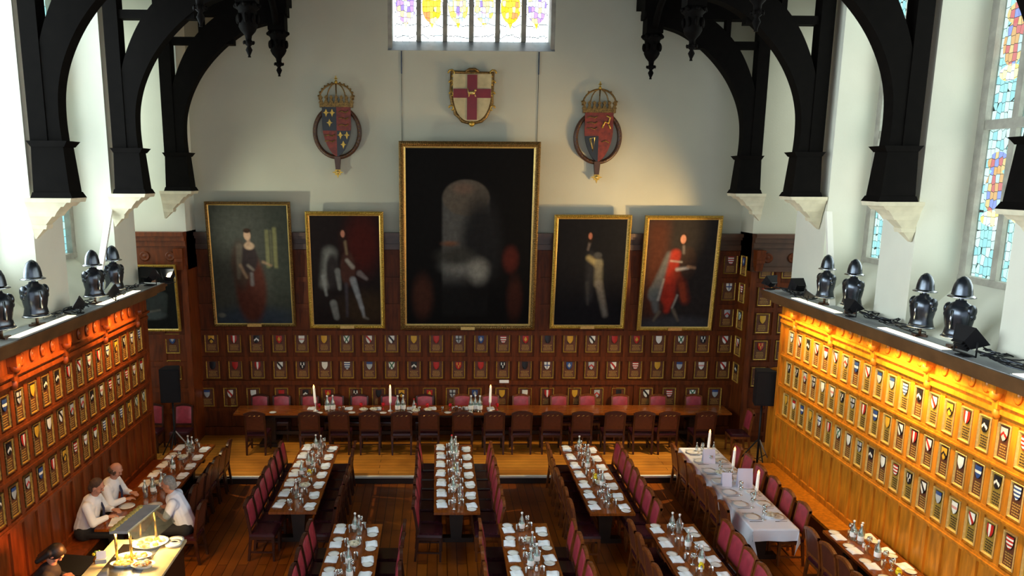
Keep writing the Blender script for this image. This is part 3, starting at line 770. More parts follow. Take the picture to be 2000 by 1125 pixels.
# 1: woman in dark green gown beside pale columns
a = Art(1.85, 2.85, (0.035, 0.038, 0.030), 90, 140)
a.rect(0.0, 0.72, 0.0, 0.9, (0.055, 0.055, 0.045), 0.15, 0.8); a.rect(0.70, 0.75, 0.20, 0.52, (0.16, 0.15, 0.07), 0.015, .9); a.rect(0.80, 0.85, 0.18, 0.52, (0.17, 0.16, 0.07), 0.015, .9)
a.rect(0.76, 0.79, 0.2, 0.5, (0.09, 0.085, 0.05), 0.01); a.ell(0.5, 1.0, 0.6, 0.14, (0.03, 0.04, 0.055), 0.5)
a.ell(0.48, 0.70, 0.20, 0.30, (0.075, 0.022, 0.014), 0.2); a.ell(0.36, 0.50, 0.12, 0.20, (0.05, 0.03, 0.022), 0.3); a.ell(0.47, 0.44, 0.12, 0.13, (0.03, 0.02, 0.02), 0.2)
a.bar(0.36, 0.34, 0.33, 0.60, .05, .03, (0.12, 0.10, 0.075)); a.bar(0.36, 0.5, 0.43, 0.60, 0.022, 0.018, (0.30, 0.19, 0.12)); a.bar(0.46, 0.50, 0.52, 0.535, .02, .018, (0.25, 0.20, 0.16))
a.bar(0.66, 0.47, 0.76, 0.50, 0.018, 0.012, (0.36, 0.22, 0.13)); a.ell(0.49, 0.335, 0.065, 0.032, (0.42, 0.28, 0.18), 0.3); a.bar(0.48, 0.27, 0.485, 0.32, .024, .026, (0.42, 0.26, 0.17))
a.ell(0.472, 0.245, 0.045, 0.042, (0.46, 0.28, 0.18), 0.2); a.ell(0.472, 0.208, 0.05, 0.02, (0.03, 0.015, 0.01), 0.3); a.bar(0.5, 0.57, 0.5, 0.66, .022, .028, (0.22, 0.20, 0.19)); a.ell(0.07, 0.93, .05, .02, (0.12, .12, .1), .4)
painting(-5.08, -3.22, 2.74, 5.565, -0.10, -0.36, a, 0.085, 'leftmost tall portrait, woman in dark gown beside pale columns, gilt frame', gm='gold_dark')
# 2: man with grey cloak and white stockings
a = Art(1.7, 2.65, (0.012, 0.008, 0.008), 84, 130)
a.ell(0.75, 0.25, 0.25, 0.25, (0.05, 0.008, 0.006), 0.6); a.ell(0.8, 0.85, 0.4, 0.15, (0.03, 0.018, 0.01), 0.6)
a.bar(0.27, 0.34, 0.18, 0.62, 0.10, 0.06, (0.24, 0.24, 0.22), 0.04); a.ell(0.30, 0.50, 0.09, 0.16, (0.025, 0.02, 0.02), 0.3); a.bar(0.16, .55, .2, .72, .03, .02, (0.26, .26, .25)); a.bar(0.38, 0.5, 0.40, 0.66, .05, .03, (0.20, .20, .19))
a.bar(0.30, 0.80, 0.34, 0.93, 0.06, 0.05, (0.20, 0.20, 0.19)); a.ell(0.53, 0.48, 0.11, 0.16, (0.05, 0.02, 0.015), 0.2); a.bar(0.5, 0.23, 0.52, 0.34, .022, .018, (0.24, .17, .10))
a.bar(0.52, 0.40, 0.60, 0.46, .03, .035, (0.34, .30, .26)); a.ell(0.46, 0.17, 0.055, 0.06, (0.02, 0.01, 0.008), 0.3); a.ell(0.47, 0.16, 0.03, 0.032, (0.42, 0.17, 0.11), 0.25)
a.bar(0.60, 0.58, 0.67, 0.73, .055, .04, (0.26, .27, .29)); a.bar(0.67, 0.73, 0.72, 0.84, .038, .034, (0.28, .29, .31)); a.bar(0.72, 0.84, 0.75, 0.92, .03, .02, (0.28, .29, .31)); a.bar(0.75, 0.93, 0.81, 0.945, .018, .012, (0.20, .18, .16)); a.bar(0.5, 0.62, 0.5, 0.92, .03, .02, (0.06, .05, .06)); a.bar(0.7, 0.52, 0.8, 0.57, .05, .025, (0.18, .15, .15))
painting(-2.90, -1.19, 2.70, 5.36, -0.10, -0.36, a, 0.10, 'tall portrait of man with grey cloak and white stockings, second from left')
# centre: plain generic stand-in, dark canvas with a smoky opening of sky and vague pale shapes
a = Art(3.05, 4.2, (0.005, 0.0045, 0.0045), 130, 180)
a.rect(0.29, 0.66, 0.26, 0.95, (0.075, 0.075, 0.072), 0.015, 0.95); a.ell(0.475, 0.27, 0.185, 0.10, (0.085, 0.072, 0.058), 0.06)
a.ell(0.60, 0.55, 0.16, 0.28, (0.012, 0.012, 0.013), 0.4); a.ell(0.35, 0.53, 0.06, 0.015, (0.13, 0.06, 0.035), 0.7); a.ell(0.45, 0.22, 0.08, .03, (0.12, .08, .06), .6)
a.rect(0.0, 1.0, 0.74, 1.0, (0.005, 0.0045, 0.0045), 0.06, 0.95); a.ell(0.46, 0.66, 0.15, 0.05, (0.13, 0.13, 0.12), 0.7); a.ell(0.58, 0.69, 0.07, 0.06, (0.20, 0.20, 0.18), 0.8)
a.ell(0.40, 0.60, 0.14, 0.05, (0.035, 0.034, 0.03), 0.6); a.ell(0.84, 0.62, 0.06, 0.07, (0.07, 0.014, 0.01), 0.5); a.ell(0.88, 0.85, 0.06, 0.12, (0.04, 0.012, 0.008), 0.5)
a.ell(0.13, 0.84, 0.08, 0.12, (0.045, 0.016, 0.010), 0.5)
painting(-0.835, 2.235, 2.67, 6.87, -0.10, -0.40, a, 0.15, 'huge dark canvas with smoky sky opening, centre of end wall, gilt frame', gm='gold_dark', gin='gold_bright', name='large_painting')
# 3: man with pale yellow sash cloth
a = Art(1.7, 2.6, (0.008, 0.008, 0.010), 84, 130)
a.bar(0.50, 0.34, 0.50, 0.75, .07, .06, (0.03, 0.03, 0.035), 0.03); a.bar(0.47, .36, .62, .42, .04, .06, (0.42, .34, .16), .02); a.bar(0.62, 0.40, 0.63, 0.60, 0.065, 0.07, (0.22, 0.20, 0.14), 0.02)
a.bar(0.64, 0.60, 0.76, 0.90, 0.06, 0.045, (0.21, 0.19, 0.16), 0.02); a.ell(0.60, 0.335, 0.06, 0.03, (0.06, .06, .06), .4); a.bar(0.47, .22, .45, .28, .02, .015, (0.16, .13, .12))
a.ell(0.475, 0.17, 0.05, 0.05, (0.015, 0.01, 0.008), 0.3); a.ell(0.475, 0.155, 0.028, 0.03, (0.32, 0.12, 0.08), 0.25); a.bar(.47, .6, .49, .8, .035, .02, (0.05, .05, .05))
painting(2.585, 4.30, 2.70, 5.31, -0.10, -0.36, a, 0.10, 'tall dark portrait with pale yellow robe, second from right')
# 4: man in red robe with white mantle
a = Art(1.75, 2.6, (0.020, 0.016, 0.015), 88, 130)
a.rect(0.0, 0.30, 0.0, 0.9, (0.08, 0.022, 0.010), 0.12, 0.8); a.ell(0.5, 1.0, 0.6, 0.10, (0.035, 0.035, 0.04), 0.4)
a.bar(0.33, 0.32, 0.14, 0.70, 0.05, 0.09, (0.15, 0.16, 0.16), 0.02); a.bar(0.14, .66, .20, .84, .08, .05, (0.12, .14, .14), .02)
a.bar(0.42, 0.32, 0.36, 0.72, 0.09, 0.12, (0.42, 0.035, 0.018), 0.02); a.bar(0.38, .72, .36, .84, .09, .05, (0.40, .03, .015), .02); a.bar(0.50, .5, .62, .74, .10, .07, (0.20, .03, .015), .03)
a.ell(0.62, 0.40, 0.12, 0.15, (0.035, 0.02, 0.015), 0.2); a.bar(0.36, 0.375, 0.52, 0.385, .008, .008, (0.55, .5, .42)); a.bar(0.46, 0.455, 0.62, 0.44, .025, .02, (0.55, .52, .48)); a.bar(0.62, 0.43, 0.72, 0.44, .022, .018, (0.42, .24, .14))
a.ell(0.52, 0.18, 0.065, 0.065, (0.02, 0.012, 0.008), 0.3); a.ell(0.515, 0.175, 0.04, 0.04, (0.50, 0.22, 0.14), 0.2); a.bar(0.53, .24, .54, .30, .018, .02, (0.22, .18, .16))
a.bar(0.28, .55, .22, .74, .012, .02, (0.45, .42, .36)); a.bar(0.44, .82, .50, .70, .01, .012, (0.45, .42, .36)); a.bar(0.25, .86, .18, .94, .03, .02, (0.14, .12, .09)); a.bar(0.46, .84, .54, .94, .03, .02, (0.15, .12, .09)); a.bar(0.55, .6, .60, .74, .05, .04, (0.30, .05, .02))
painting(4.60, 6.33, 2.66, 5.30, -0.10, -0.36, a, 0.10, 'tall portrait of man in red robe with white mantle, rightmost on end wall')
# half-length portrait on the left wing
a = Art(1.0, 1.45, (0.012, 0.013, 0.012), 60, 90)
a.ell(0.45, 0.55, 0.32, 0.26, (0.045, 0.052, 0.05), 0.2); a.bar(0.75, 0.45, 0.70, 0.75, .08, .07, (0.05, .06, .055)); a.ell(0.40, 0.78, 0.30, 0.07, (0.07, 0.085, 0.085), 0.4)
a.bar(0.35, 0.72, 0.60, 0.69, .03, .025, (0.20, .19, .16)); a.ell(0.5, 0.24, 0.09, 0.09, (0.3, 0.16, 0.1), 0.25); a.bar(0.15, .32, .28, .34, .03, .02, (0.45, .40, .3))
painting(-6.62, -5.60, 2.77, 4.24, -0.80, -0.92, a, 0.06, 'half-length portrait of figure in dark grey, hanging on the left wing', plaque=False)

# hanging cables of the big painting
for x in (-0.78, 2.20):
    mb = MB(); mb.tube([(0, 0, 0), (0, 0, 1.92)], 0.006, 'steel_dark', 6); mb.box(-0.012, 0.012, -0.01, 0.01, 1.45, 1.92, 'steel_dark')
    single('picture_cable', mb.mesh('picture_cable'), (x, -0.015, 6.86), 0, 'thin dark cable down the plaster to the %s top corner of the big painting' % ('left' if x < 0 else 'right'), 'cable')

# ------------------------------------------------------------------ wall arms
def lozenges(mb, pts, s, y, m='gold'):
    for x, z in pts:
        mb.prism([(x, z + s), (x - s * 0.35, z + s * 0.2), (x - s * 0.8, z + s * 0.1), (x - s * 0.3, z - s * 0.15), (x, z - s), (x + s * 0.3, z - s * 0.15), (x + s * 0.8, z + s * 0.1), (x + s * 0.35, z + s * 0.2)], y - 0.02, y, m)
def royal_arms(loc, style, label):
    t = thing('royal_arms', loc, 0, label, 'coat of arms', 'crowned arms on the end wall')
    # garter ring
    mb = MB(); n = 48; vs = []; prof = [(0.0, -0.02), (0.0, -0.10), (0.045, -0.125), (0.085, -0.10), (0.085, -0.02)]
    for k in range(n):
        q = 2 * PI * k / n
        for d, y in prof: vs.append(((0.53 - d) * math.cos(q), y, (0.58 - d) * math.sin(q)))
    p = len(prof)
    fs = [(k * p + j, k * p + (j + 1) % p, ((k + 1) % n) * p + (j + 1) % p, ((k + 1) % n) * p + j) for k in range(n) for j in range(p)]
    mb.add(vs, fs, 'oak_cornice', True); part('garter', mb.mesh('garter'), t)
    mb = MB()
    for k in range(40):
        q = 2 * PI * k / 40; mb.ball((0.485 * math.cos(q), -0.125, 0.535 * math.sin(q)), 0.014, 'gold_dark', 6, 4)
    part('lettering_studs', mb.mesh('lettering_studs'), t)
    # quartered shield
    mb = MB(); w, h = 0.62, 1.05; pts = shield_poly(w, h)
    def clip(x0, x1, z0, z1, m):
        nn = 10; top = []; bot = []
        for k in range(nn + 1):
            z = z1 + (z0 - z1) * k / nn; v = (h / 2 - z) / h; hw = max(shield_half(v, w), 0.001)
            top.append((max(x0, -hw), z)); bot.append((min(x1, hw), z))
        poly = bot[::-1] + top
        cl = []
        for q in poly:
            if not cl or (abs(q[0] - cl[-1][0]) + abs(q[1] - cl[-1][1])) > 1e-4: cl.append(q)
        mb.prism(cl, -0.17, -0.12, m)
    if style == 0:
        clip(-1, 0, 0.03, h / 2, 'enamel_black'); clip(0, 1, 0.03, h / 2, 'arms_red'); clip(-1, 0, -h / 2 + 0.01, 0.03, 'arms_red'); clip(0, 1, -h / 2 + 0.01, 0.03, 'enamel_black')
        lozenges(mb, [(-0.22, 0.40), (-0.09, 0.40), (-0.15, 0.19), (0.08, -0.07), (0.22, -0.07), (0.14, -0.27)], 0.085, -0.17)
        for z in (0.42, 0.28, 0.14): mb.tube([(0.05, -0.175, z), (0.12, -0.18, z + 0.02), (0.2, -0.18, z - 0.01), (0.26, -0.175, z + 0.03)], 0.015, 'gold_dark', 6)
        for z in (-0.08, -0.20): mb.tube([(-0.26, -0.175, z), (-0.18, -0.18, z + 0.02), (-0.1, -0.18, z - 0.01), (-0.04, -0.175, z + 0.03)], 0.015, 'gold_dark', 6)
    else:
        clip(-1, 0, 0.03, h / 2, 'arms_red'); clip(0, 1, 0.03, h / 2, 'arms_red'); clip(-1, 0, -h / 2 + 0.01, 0.03, 'enamel_black'); clip(0, 1, -h / 2 + 0.01, 0.03, 'arms_red')
        mb.tube([(0.07, -0.175, 0.20), (0.12, -0.185, 0.33), (0.2, -0.185, 0.30), (0.24, -0.175, 0.42), (0.16, -0.18, 0.46)], 0.02, 'gold', 6)
        mb.tube([(0.2, -0.18, 0.3), (0.25, -0.18, 0.18)], 0.016, 'gold', 6)
        for z in (0.42, 0.30, 0.18): mb.tube([(-0.26, -0.175, z), (-0.18, -0.18, z + 0.02), (-0.1, -0.18, z - 0.01), (-0.04, -0.175, z + 0.03)], 0.013, 'gold_dark', 6)
        mb.tube([(-0.2, -0.18, -0.03), (-0.08, -0.18, -0.0), (-0.12, -0.18, -0.3), (-0.2, -0.18, -0.03)], 0.014, 'gold_bright', 6)
        mb.tube([(-0.17, -0.18, -0.03), (-0.13, -0.18, -0.25)], 0.01, 'gold_bright', 6)
        mb.tube([(0.07, -0.175, -0.1), (0.15, -0.18, -0.07), (0.24, -0.175, -0.12)], 0.013, 'gold_dark', 6)
    part('shield', mb.mesh('shield'), t)
    # crown
    mb = MB(); z0 = 0.52
    mb.box(-0.36, 0.36, -0.16, -0.06, z0, z0 + 0.09, 'gold_dark')
    for k in range(7):
        x = -0.33 + 0.11 * k; mb.prism([(x - 0.05, z0 + 0.09), (x + 0.05, z0 + 0.09), (x + 0.015, z0 + 0.17), (x + 0.04, z0 + 0.21), (x, z0 + 0.26), (x - 0.04, z0 + 0.21), (x - 0.015, z0 + 0.17)], -0.15, -0.09, 'gold_dark')
    arc = lambda rx: [(rx * math.cos(q), -0.11, z0 + 0.16 + 0.34 * math.sin(q)) for q in [PI * k / 14 for k in range(15)]]
    mb.tube(arc(0.37), 0.02, 'gold_dark', 6); mb.tube(arc(0.20), 0.014, 'gold_dark', 6)
    for k in range(1, 14, 1 if style == 0 else 3):
        q = PI * k / 14; mb.ball((0.39 * math.cos(q), -0.11, z0 + 0.16 + 0.36 * math.sin(q)), 0.024, 'gold_dark', 6, 4)
    mb.tube([(0, -0.12, z0 + 0.05), (0, -0.12, z0 + 0.52)], 0.015, 'gold_dark', 6)
    mb.ball((0, -0.12, z0 + 0.53), 0.035, 'gold', 8, 6); mb.box(-0.012, 0.012, -0.13, -0.11, z0 + 0.55, z0 + 0.66, 'gold'); mb.box(-0.035, 0.035, -0.13, -0.11, z0 + 0.59, z0 + 0.615, 'gold')
    part('crown', mb.mesh('crown'), t)
    # buckle tongue and star tassel
    mb = MB(); mb.prism([(-0.07, -0.52), (0.07, -0.52), (0.045, -0.80), (-0.045, -0.80)], -0.15, -0.05, 'oak_cornice'); part('garter_end', mb.mesh('garter_end'), t)
    mb = MB(); st = []
    for k in range(16):
        q = 2 * PI * k / 16 + PI / 2; r = 0.13 if k % 4 == 0 else (0.06 if k % 2 else 0.085); st.append((r * math.cos(q), -0.86 + r * math.sin(q)))
    mb.prism(st, -0.14, -0.09, 'gold'); mb.ball((0, -0.14, -0.86), 0.04, 'gold_bright', 8, 6)
    part('tassel', mb.mesh('tassel'), t)
royal_arms((-2.19, -0.02, 7.06), 0, 'crowned shield in dark garter ring, black and red quarters, left of red-cross shield')
royal_arms((3.53, -0.02, 6.98), 1, 'crowned shield in dark garter ring, mostly red with harp, right of red-cross shield')
t = thing('cross_shield', (0.75, -0.02, 7.80), 0, 'cream shield with red cross and gold scroll border above the big painting', 'coat of arms'); t.scale = (1.13, 1, 1.05)
mb = MB(); w, h = 0.74, 0.95
pts = shield_poly(w, h); mb.prism(pts[::-1], -0.12, -0.02, 'cross_cream'); part('field', mb.mesh('field'), t)
mb = MB(); mb.box(-0.095, 0.095, -0.14, -0.12, -0.44, 0.46, 'cross_red'); mb.box(-0.36, 0.36, -0.141, -0.12, 0.0, 0.18, 'cross_red'); part('cross', mb.mesh('cross'), t, 'deep red cross')
mb = MB(); mb.ball((0, -0.15, 0.10), 0.05, 'gold_bright', 8, 6, (1.3, .6, .8)); mb.ball((0.06, -0.15, 0.15), 0.025, 'gold_bright', 8, 6)
for x in (-0.05, 0.05): mb.tube([(x, -0.15, 0.08), (x * 1.3, -0.15, 0.02)], 0.01, 'gold_bright', 6)
mb.tube([(-0.06, -0.15, 0.05), (-0.09, -0.15, 0.19)], 0.01, 'gold_bright', 6); part('gilt_lamb', mb.mesh('gilt_lamb'), t, 'small gilt lamb')
mb = MB(); pl = [(x * 1.08, -0.08, z * 1.06) for x, z in pts]
mb.tube([(x + 0.012 * math.sin(i * 2.3), y, z + 0.012 * math.cos(i * 3.1)) for i, (x, y, z) in enumerate(pl)], 0.035, 'gold_dark', 8, closed=True)
for sx in (-1, 1):
    for (z, r) in ((0.49, 0.07), (0.30, 0.05), (0.08, 0.045), (-0.2, 0.05)):
        mb.tube([(sx * (0.40 + r * 0.9 * math.cos(q * 0.9)), -0.10, z + r * math.sin(q * 0.9)) for q in range(6)], 0.018, 'gold', 6)
mb.tube([(-0.12, -0.1, 0.52), (-0.05, -0.11, 0.57), (0.05, -0.11, 0.57), (0.12, -0.1, 0.52)], 0.03, 'gold_dark', 6); mb.ball((0, -0.11, -0.52), 0.06, 'gold', 8, 6)
part('scroll_border', mb.mesh('scroll_border'), t)

# ------------------------------------------------------------------ roof trusses
CX = 0.58
def truss(y, label):
    t = thing('hammerbeam_truss', (CX, y, 0), 0, label, 'roof truss', 'hammerbeam trusses of the roof')
    def curve(P, n=5):
        out = []
        for k in range(len(P) - 1):
            p0, p1, p2, p3 = P[max(k - 1, 0)], P[k], P[k + 1], P[min(k + 2, len(P) - 1)]
            for q in range(n):
                a = q / n
                out.append(tuple(0.5 * ((2 * p1[c]) + (-p0[c] + p2[c]) * a + (2 * p0[c] - 5 * p1[c] + 4 * p2[c] - p3[c]) * a * a + (-p0[c] + 3 * p1[c] - 3 * p2[c] + p3[c]) * a ** 3) for c in (0, 1)))
        return out + [P[-1]]
    o_in = curve([(5.78, 6.5), (5.80, 6.9), (5.77, 7.3), (5.65, 7.7), (5.42, 8.12), (5.10, 8.5), (4.72, 8.82), (4.3, 9.05), (3.7, 9.2)])
    o_out = curve([(3.7, 9.66), (4.2, 9.62), (4.75, 9.42), (5.2, 9.12), (5.55, 8.76), (5.82, 8.3), (6.0, 7.8), (6.08, 7.3), (6.1, 6.5)])
    for sg in (-1, 1):
        m = MB(); m.prism([(sg * x, z) for x, z in o_in + o_out], -0.12, 0.12, 'oak_black')
        part('curved_brace', m.mesh('curved_brace'), t)
        m = MB(); m.box(min(sg * 5.98, sg * 6.22), max(sg * 5.98, sg * 6.22), -0.13, 0.13, 6.5, 10.3, 'oak_black'); part('wall_post', m.mesh('wall_post'), t)
        m = MB(); m.frus((sg * 5.96, 0, 5.88), (0.25, 0.19), (sg * 5.98, 0, 6.52), (0.22, 0.16), 'oak_black'); m.frus((sg * 5.95, 0, 5.80), (0.29, 0.23), (sg * 5.96, 0, 5.88), (0.26, 0.20), 'oak_black')
        m.frus((sg * 5.97, 0, 6.50), (0.23, 0.17), (sg * 5.96, 0, 6.58), (0.28, 0.21), 'oak_black'); part('post_base', m.mesh('post_base'), t)
        m = MB(); m.box(min(sg * 3.6, sg * 6.0), max(sg * 3.6, sg * 6.0), -0.15, 0.15, 9.28, 9.75, 'oak_black')
        m.box(min(sg * 4.7, sg * 6.0), max(sg * 4.7, sg * 6.0), -0.10, 0.10, 8.72, 8.86, 'oak_black'); m.box(sg * 5.35 - 0.05, sg * 5.35 + 0.05, -0.08, 0.08, 8.8, 9.3, 'oak_black')
        part('hammer_beam', m.mesh('hammer_beam'), t)
        m = MB(); x = sg * 3.82
        m.box(x - 0.17, x + 0.17, -0.17, 0.17, 9.0, 10.35, 'oak_black'); m.box(x - 0.21, x + 0.21, -0.21, 0.21, 9.3, 9.42, 'oak_black'); part('hammer_post', m.mesh('hammer_post'), t)
        m = MB(); m.lathe([(0.03, 8.12), (0.02, 8.15), (0.06, 8.24), (0.03, 8.30), (0.095, 8.36), (0.05, 8.40), (0.06, 8.47), (0.13, 8.55), (0.165, 8.62), (0.15, 8.72), (0.16, 8.88), (0.21, 8.92), (0.17, 8.98), (0.17, 9.05)], 'oak_black', c=(x, 0, 0), n=10)
        for q in range(8):
            an = q * PI / 4
            m.ball((x + 0.17 * math.cos(an), 0.17 * math.sin(an), 8.74), 0.035, 'oak_black', 6, 5, (1, 1, 2.4)); m.ball((x + 0.20 * math.cos(an), 0.20 * math.sin(an), 8.95), 0.04, 'oak_black', 6, 4)
            m.ball((x + 0.085 * math.cos(an), 0.085 * math.sin(an), 8.36), 0.02, 'oak_black', 6, 4, (1, 1, 1.6))
        part('carved_pendant', m.mesh('carved_pendant'), t)
    m = MB(); m.prism([(-3.7, 9.75), (-3.2, 10.1), (0, 10.38), (3.2, 10.1), (3.7, 9.75), (3.7, 10.1), (0, 10.7), (-3.7, 10.1)], -0.15, 0.15, 'oak_black'); part('collar_arch', m.mesh('collar_arch'), t)
for k, (y, d) in enumerate([(-0.95, 'nearest the end wall'), (-3.52, 'second from the end wall'), (-6.28, 'third from the end wall'), (-9.05, 'nearest the viewer, cut by the frame edge')]):
    truss(y, 'black oak hammerbeam truss with carved pendants, ' + d)
    for sg, sd in ((-1, 'left'), (1, 'right')):
        if k == 3 and sg < 0: continue
        t = thing('stone_corbel', (CX + sg * 5.97, y, 5.80), 0, 'pale stone corbel under the %s foot of the truss %s' % (sd, d.split(',')[0]), 'corbel', 'stone corbels under the trusses')
        m = MB()
        for (z0, z1, a0, a1) in ((-0.06, 0.0, 0.32, 0.33), (-0.12, -0.06, 0.26, 0.29), (-0.20, -0.12, 0.20, 0.24), (-0.26, -0.20, 0.18, 0.20), (-0.38, -0.26, 0.10, 0.16), (-0.44, -0.38, 0.10, 0.11), (-0.58, -0.44, 0.01, 0.08)):
            # steps recede to the wall
            xo = sg * 0.36
            def c(a): return xo - sg * a
            m.frus((c(a0), 0, z0), (a0, a0 * 0.68 + 0.02), (c(a1), 0, z1), (a1, a1 * 0.68 + 0.02), 'corbel_stone')
        part('body', m.mesh('body'), t)
# arcade plates that tie the trusses lengthways
for sg in (-1, 1):
    t = thing('arcade_plate', (CX + sg * 3.82, -9, 0), 0, 'black oak beam running lengthways over the %s row of pendants' % ('left' if sg < 0 else 'right'), 'beam')
    m = MB(); m.box(-0.14, 0.14, -8, 8.95, 9.62, 9.9, 'oak_black'); part('beam', m.mesh('beam'), t)
    for y in (-0.95, -3.52, -6.28, -9.05):
        for s2 in (-1, 1):
            m = MB(); m.tube([(0, y + 9 + s2 * 0.15, 9.1), (0, y + 9 + s2 * 0.28, 9.3), (0, y + 9 + s2 * 0.45, 9.45), (0, y + 9 + s2 * 0.85, 9.66)], 0.07, 'oak_black', 6); part('arch_brace', m.mesh('arch_brace'), t)

# ------------------------------------------------------------------ furniture prototypes
def chair_meshes(WOOD):
    P = {}
    m = MB(); n = 6; vs = []                     # padded seat
    m.frus((0, 0, 0.43), (0.21, 0.20), (0, 0, 0.47), (0.205, 0.195), 'leather_seat'); m.frus((0, 0, 0.47), (0.205, 0.195), (0, 0, 0.485), (0.17, 0.16), 'leather_seat'); P['seat'] = m.mesh('seat')
    m = MB(); m.box(-0.205, 0.205, -0.195, 0.195, 0.375, 0.43, WOOD); P['seat_frame'] = m.mesh('seat_frame')
    for key, sx in (('ll', -1), ('lr', 1)):
        m = MB(); m.frus((sx * 0.185, 0.175, 0), (0.015, 0.015), (sx * 0.185, 0.175, 0.40), (0.023, 0.023), WOOD); P['f' + key] = m.mesh('leg')
        m = MB(); m.frus((sx * 0.18, -0.235, 0), (0.015, 0.018), (sx * 0.185, -0.185, 0.42), (0.022, 0.024), WOOD); P['b' + key] = m.mesh('leg')
    m = MB()
    for sx in (-1, 1): m.box(sx * 0.185 - 0.01, sx * 0.185 + 0.01, -0.2, 0.175, 0.14, 0.17, WOOD)
    m.box(-0.18, 0.18, -0.02, 0.0, 0.145, 0.165, WOOD); P['stretcher'] = m.mesh('stretcher')
    # back frame: two raked stiles, arched crest, low rail
    def yb(z): return -0.185 - 0.09 * ((z - 0.42) / 0.6) ** 1.3
    m = MB()
    def arch(x): return 1.0 - 0.05 * (x / 0.205) ** 2
    xs = [-0.205 + 0.41 * k / 8 for k in range(9)]
    zs = [0.42 + 0.55 * k / 6 for k in range(7)]
    for sx in (-1, 1):
        for a_, b_ in zip(zs[:-1], zs[1:]):
            b2 = b_ if b_ < zs[-1] else 0.955
            vs = [(sx * 0.205, yb(a_) - 0.02, a_), (sx * 0.17, yb(a_) - 0.02, a_), (sx * 0.17, yb(a_) + 0.022, a_), (sx * 0.205, yb(a_) + 0.022, a_),
                  (sx * 0.205, yb(b2) - 0.02, b2), (sx * 0.17, yb(b2) - 0.02, b2), (sx * 0.17, yb(b2) + 0.022, b2), (sx * 0.205, yb(b2) + 0.022, b2)]
            m.add(vs, [(0, 3, 2, 1), (4, 5, 6, 7), (0, 1, 5, 4), (1, 2, 6, 5), (2, 3, 7, 6), (3, 0, 4, 7)], WOOD)
    for xa, xb in zip(xs[:-1], xs[1:]):
        za, zb = arch(xa), arch(xb); y0 = yb(0.97)
        vs = [(xa, y0 - 0.022, za - 0.045), (xb, y0 - 0.022, zb - 0.045), (xb, y0 + 0.024, zb - 0.045), (xa, y0 + 0.024, za - 0.045),
              (xa, y0 - 0.022, za), (xb, y0 - 0.022, zb), (xb, y0 + 0.024, zb), (xa, y0 + 0.024, za)]
        m.add(vs, [(0, 3, 2, 1), (4, 5, 6, 7), (0, 1, 5, 4), (1, 2, 6, 5), (2, 3, 7, 6), (3, 0, 4, 7)], WOOD)
    m.box(-0.18, 0.18, yb(.55) - 0.018, yb(.55) + 0.018, 0.53, 0.57, WOOD)
    P['back_frame'] = m.mesh('back_frame')
    def pad(front, mt):
        m = MB(); nx, nz = 8, 8; vs = []
        for j in range(nz + 1):
            for i in range(nx + 1):
                x = -0.175 + 0.35 * i / nx; z = 0.56 + (arch(x) - 0.04 - 0.56) * j / nz
                bul = 0.016 * (1 - (2 * i / nx - 1) ** 4) * (1 - (2 * j / nz - 1) ** 4)
                vs.append((x, yb(z) + (0.018 + bul if front else -0.014 - bul * 0.5), z))
        fs = [(j * 9 + i, j * 9 + i + 1, (j + 1) * 9 + i + 1, (j + 1) * 9 + i) for j in range(nz) for i in range(nx)]
        if front: fs = [f[::-1] for f in fs]
        m.add(vs, fs, mt, True); return m.mesh('backrest')
    P['backrest'] = pad(True, 'leather_red'); P['back_cover'] = pad(False, 'leather_brown')
    m = MB()
    for k in range(3):
        x = -0.09 + 0.09 * k; z = 0.90
        m.tube([(x - 0.02, yb(z) - 0.028, z - 0.012), (x, yb(z) - 0.03, z), (x + 0.025, yb(z) - 0.028, z + 0.014)], 0.005, 'brass', 5)
    P['back_stitch'] = m.mesh('back_stitch')
    return P
CHS = {True: chair_meshes('chair_wood_dark_or_shaded'), False: chair_meshes('chair_wood')}
nchair = 0
def chair(x, y, rz, z, label, group, high=False):
    CH = CHS[high or x < 0.2]  # left-hand chairs take darker wood, painted in for their shade
    jx, jy, jr = rnd.uniform(-.012, .012), rnd.uniform(-.015, .015), rnd.uniform(-.05, .05)
    t = thing('dining_chair', (x + jx, y + jy, z), rz + jr, label, 'chair', group)
    for n, k in (('seat', 'seat'), ('seat_frame', 'seat_frame'), ('leg', 'fll'), ('leg', 'flr'), ('leg', 'bll'), ('leg', 'blr'), ('stretcher', 'stretcher'), ('back_frame', 'back_frame'), ('backrest', 'backrest'), ('back_cover', 'back_cover')):
        part(n, CH[k], t)
    if high:
        part('back_stitch', CH['back_stitch'], t); t.scale = (1.12, 1.08, 1.0)
    return t

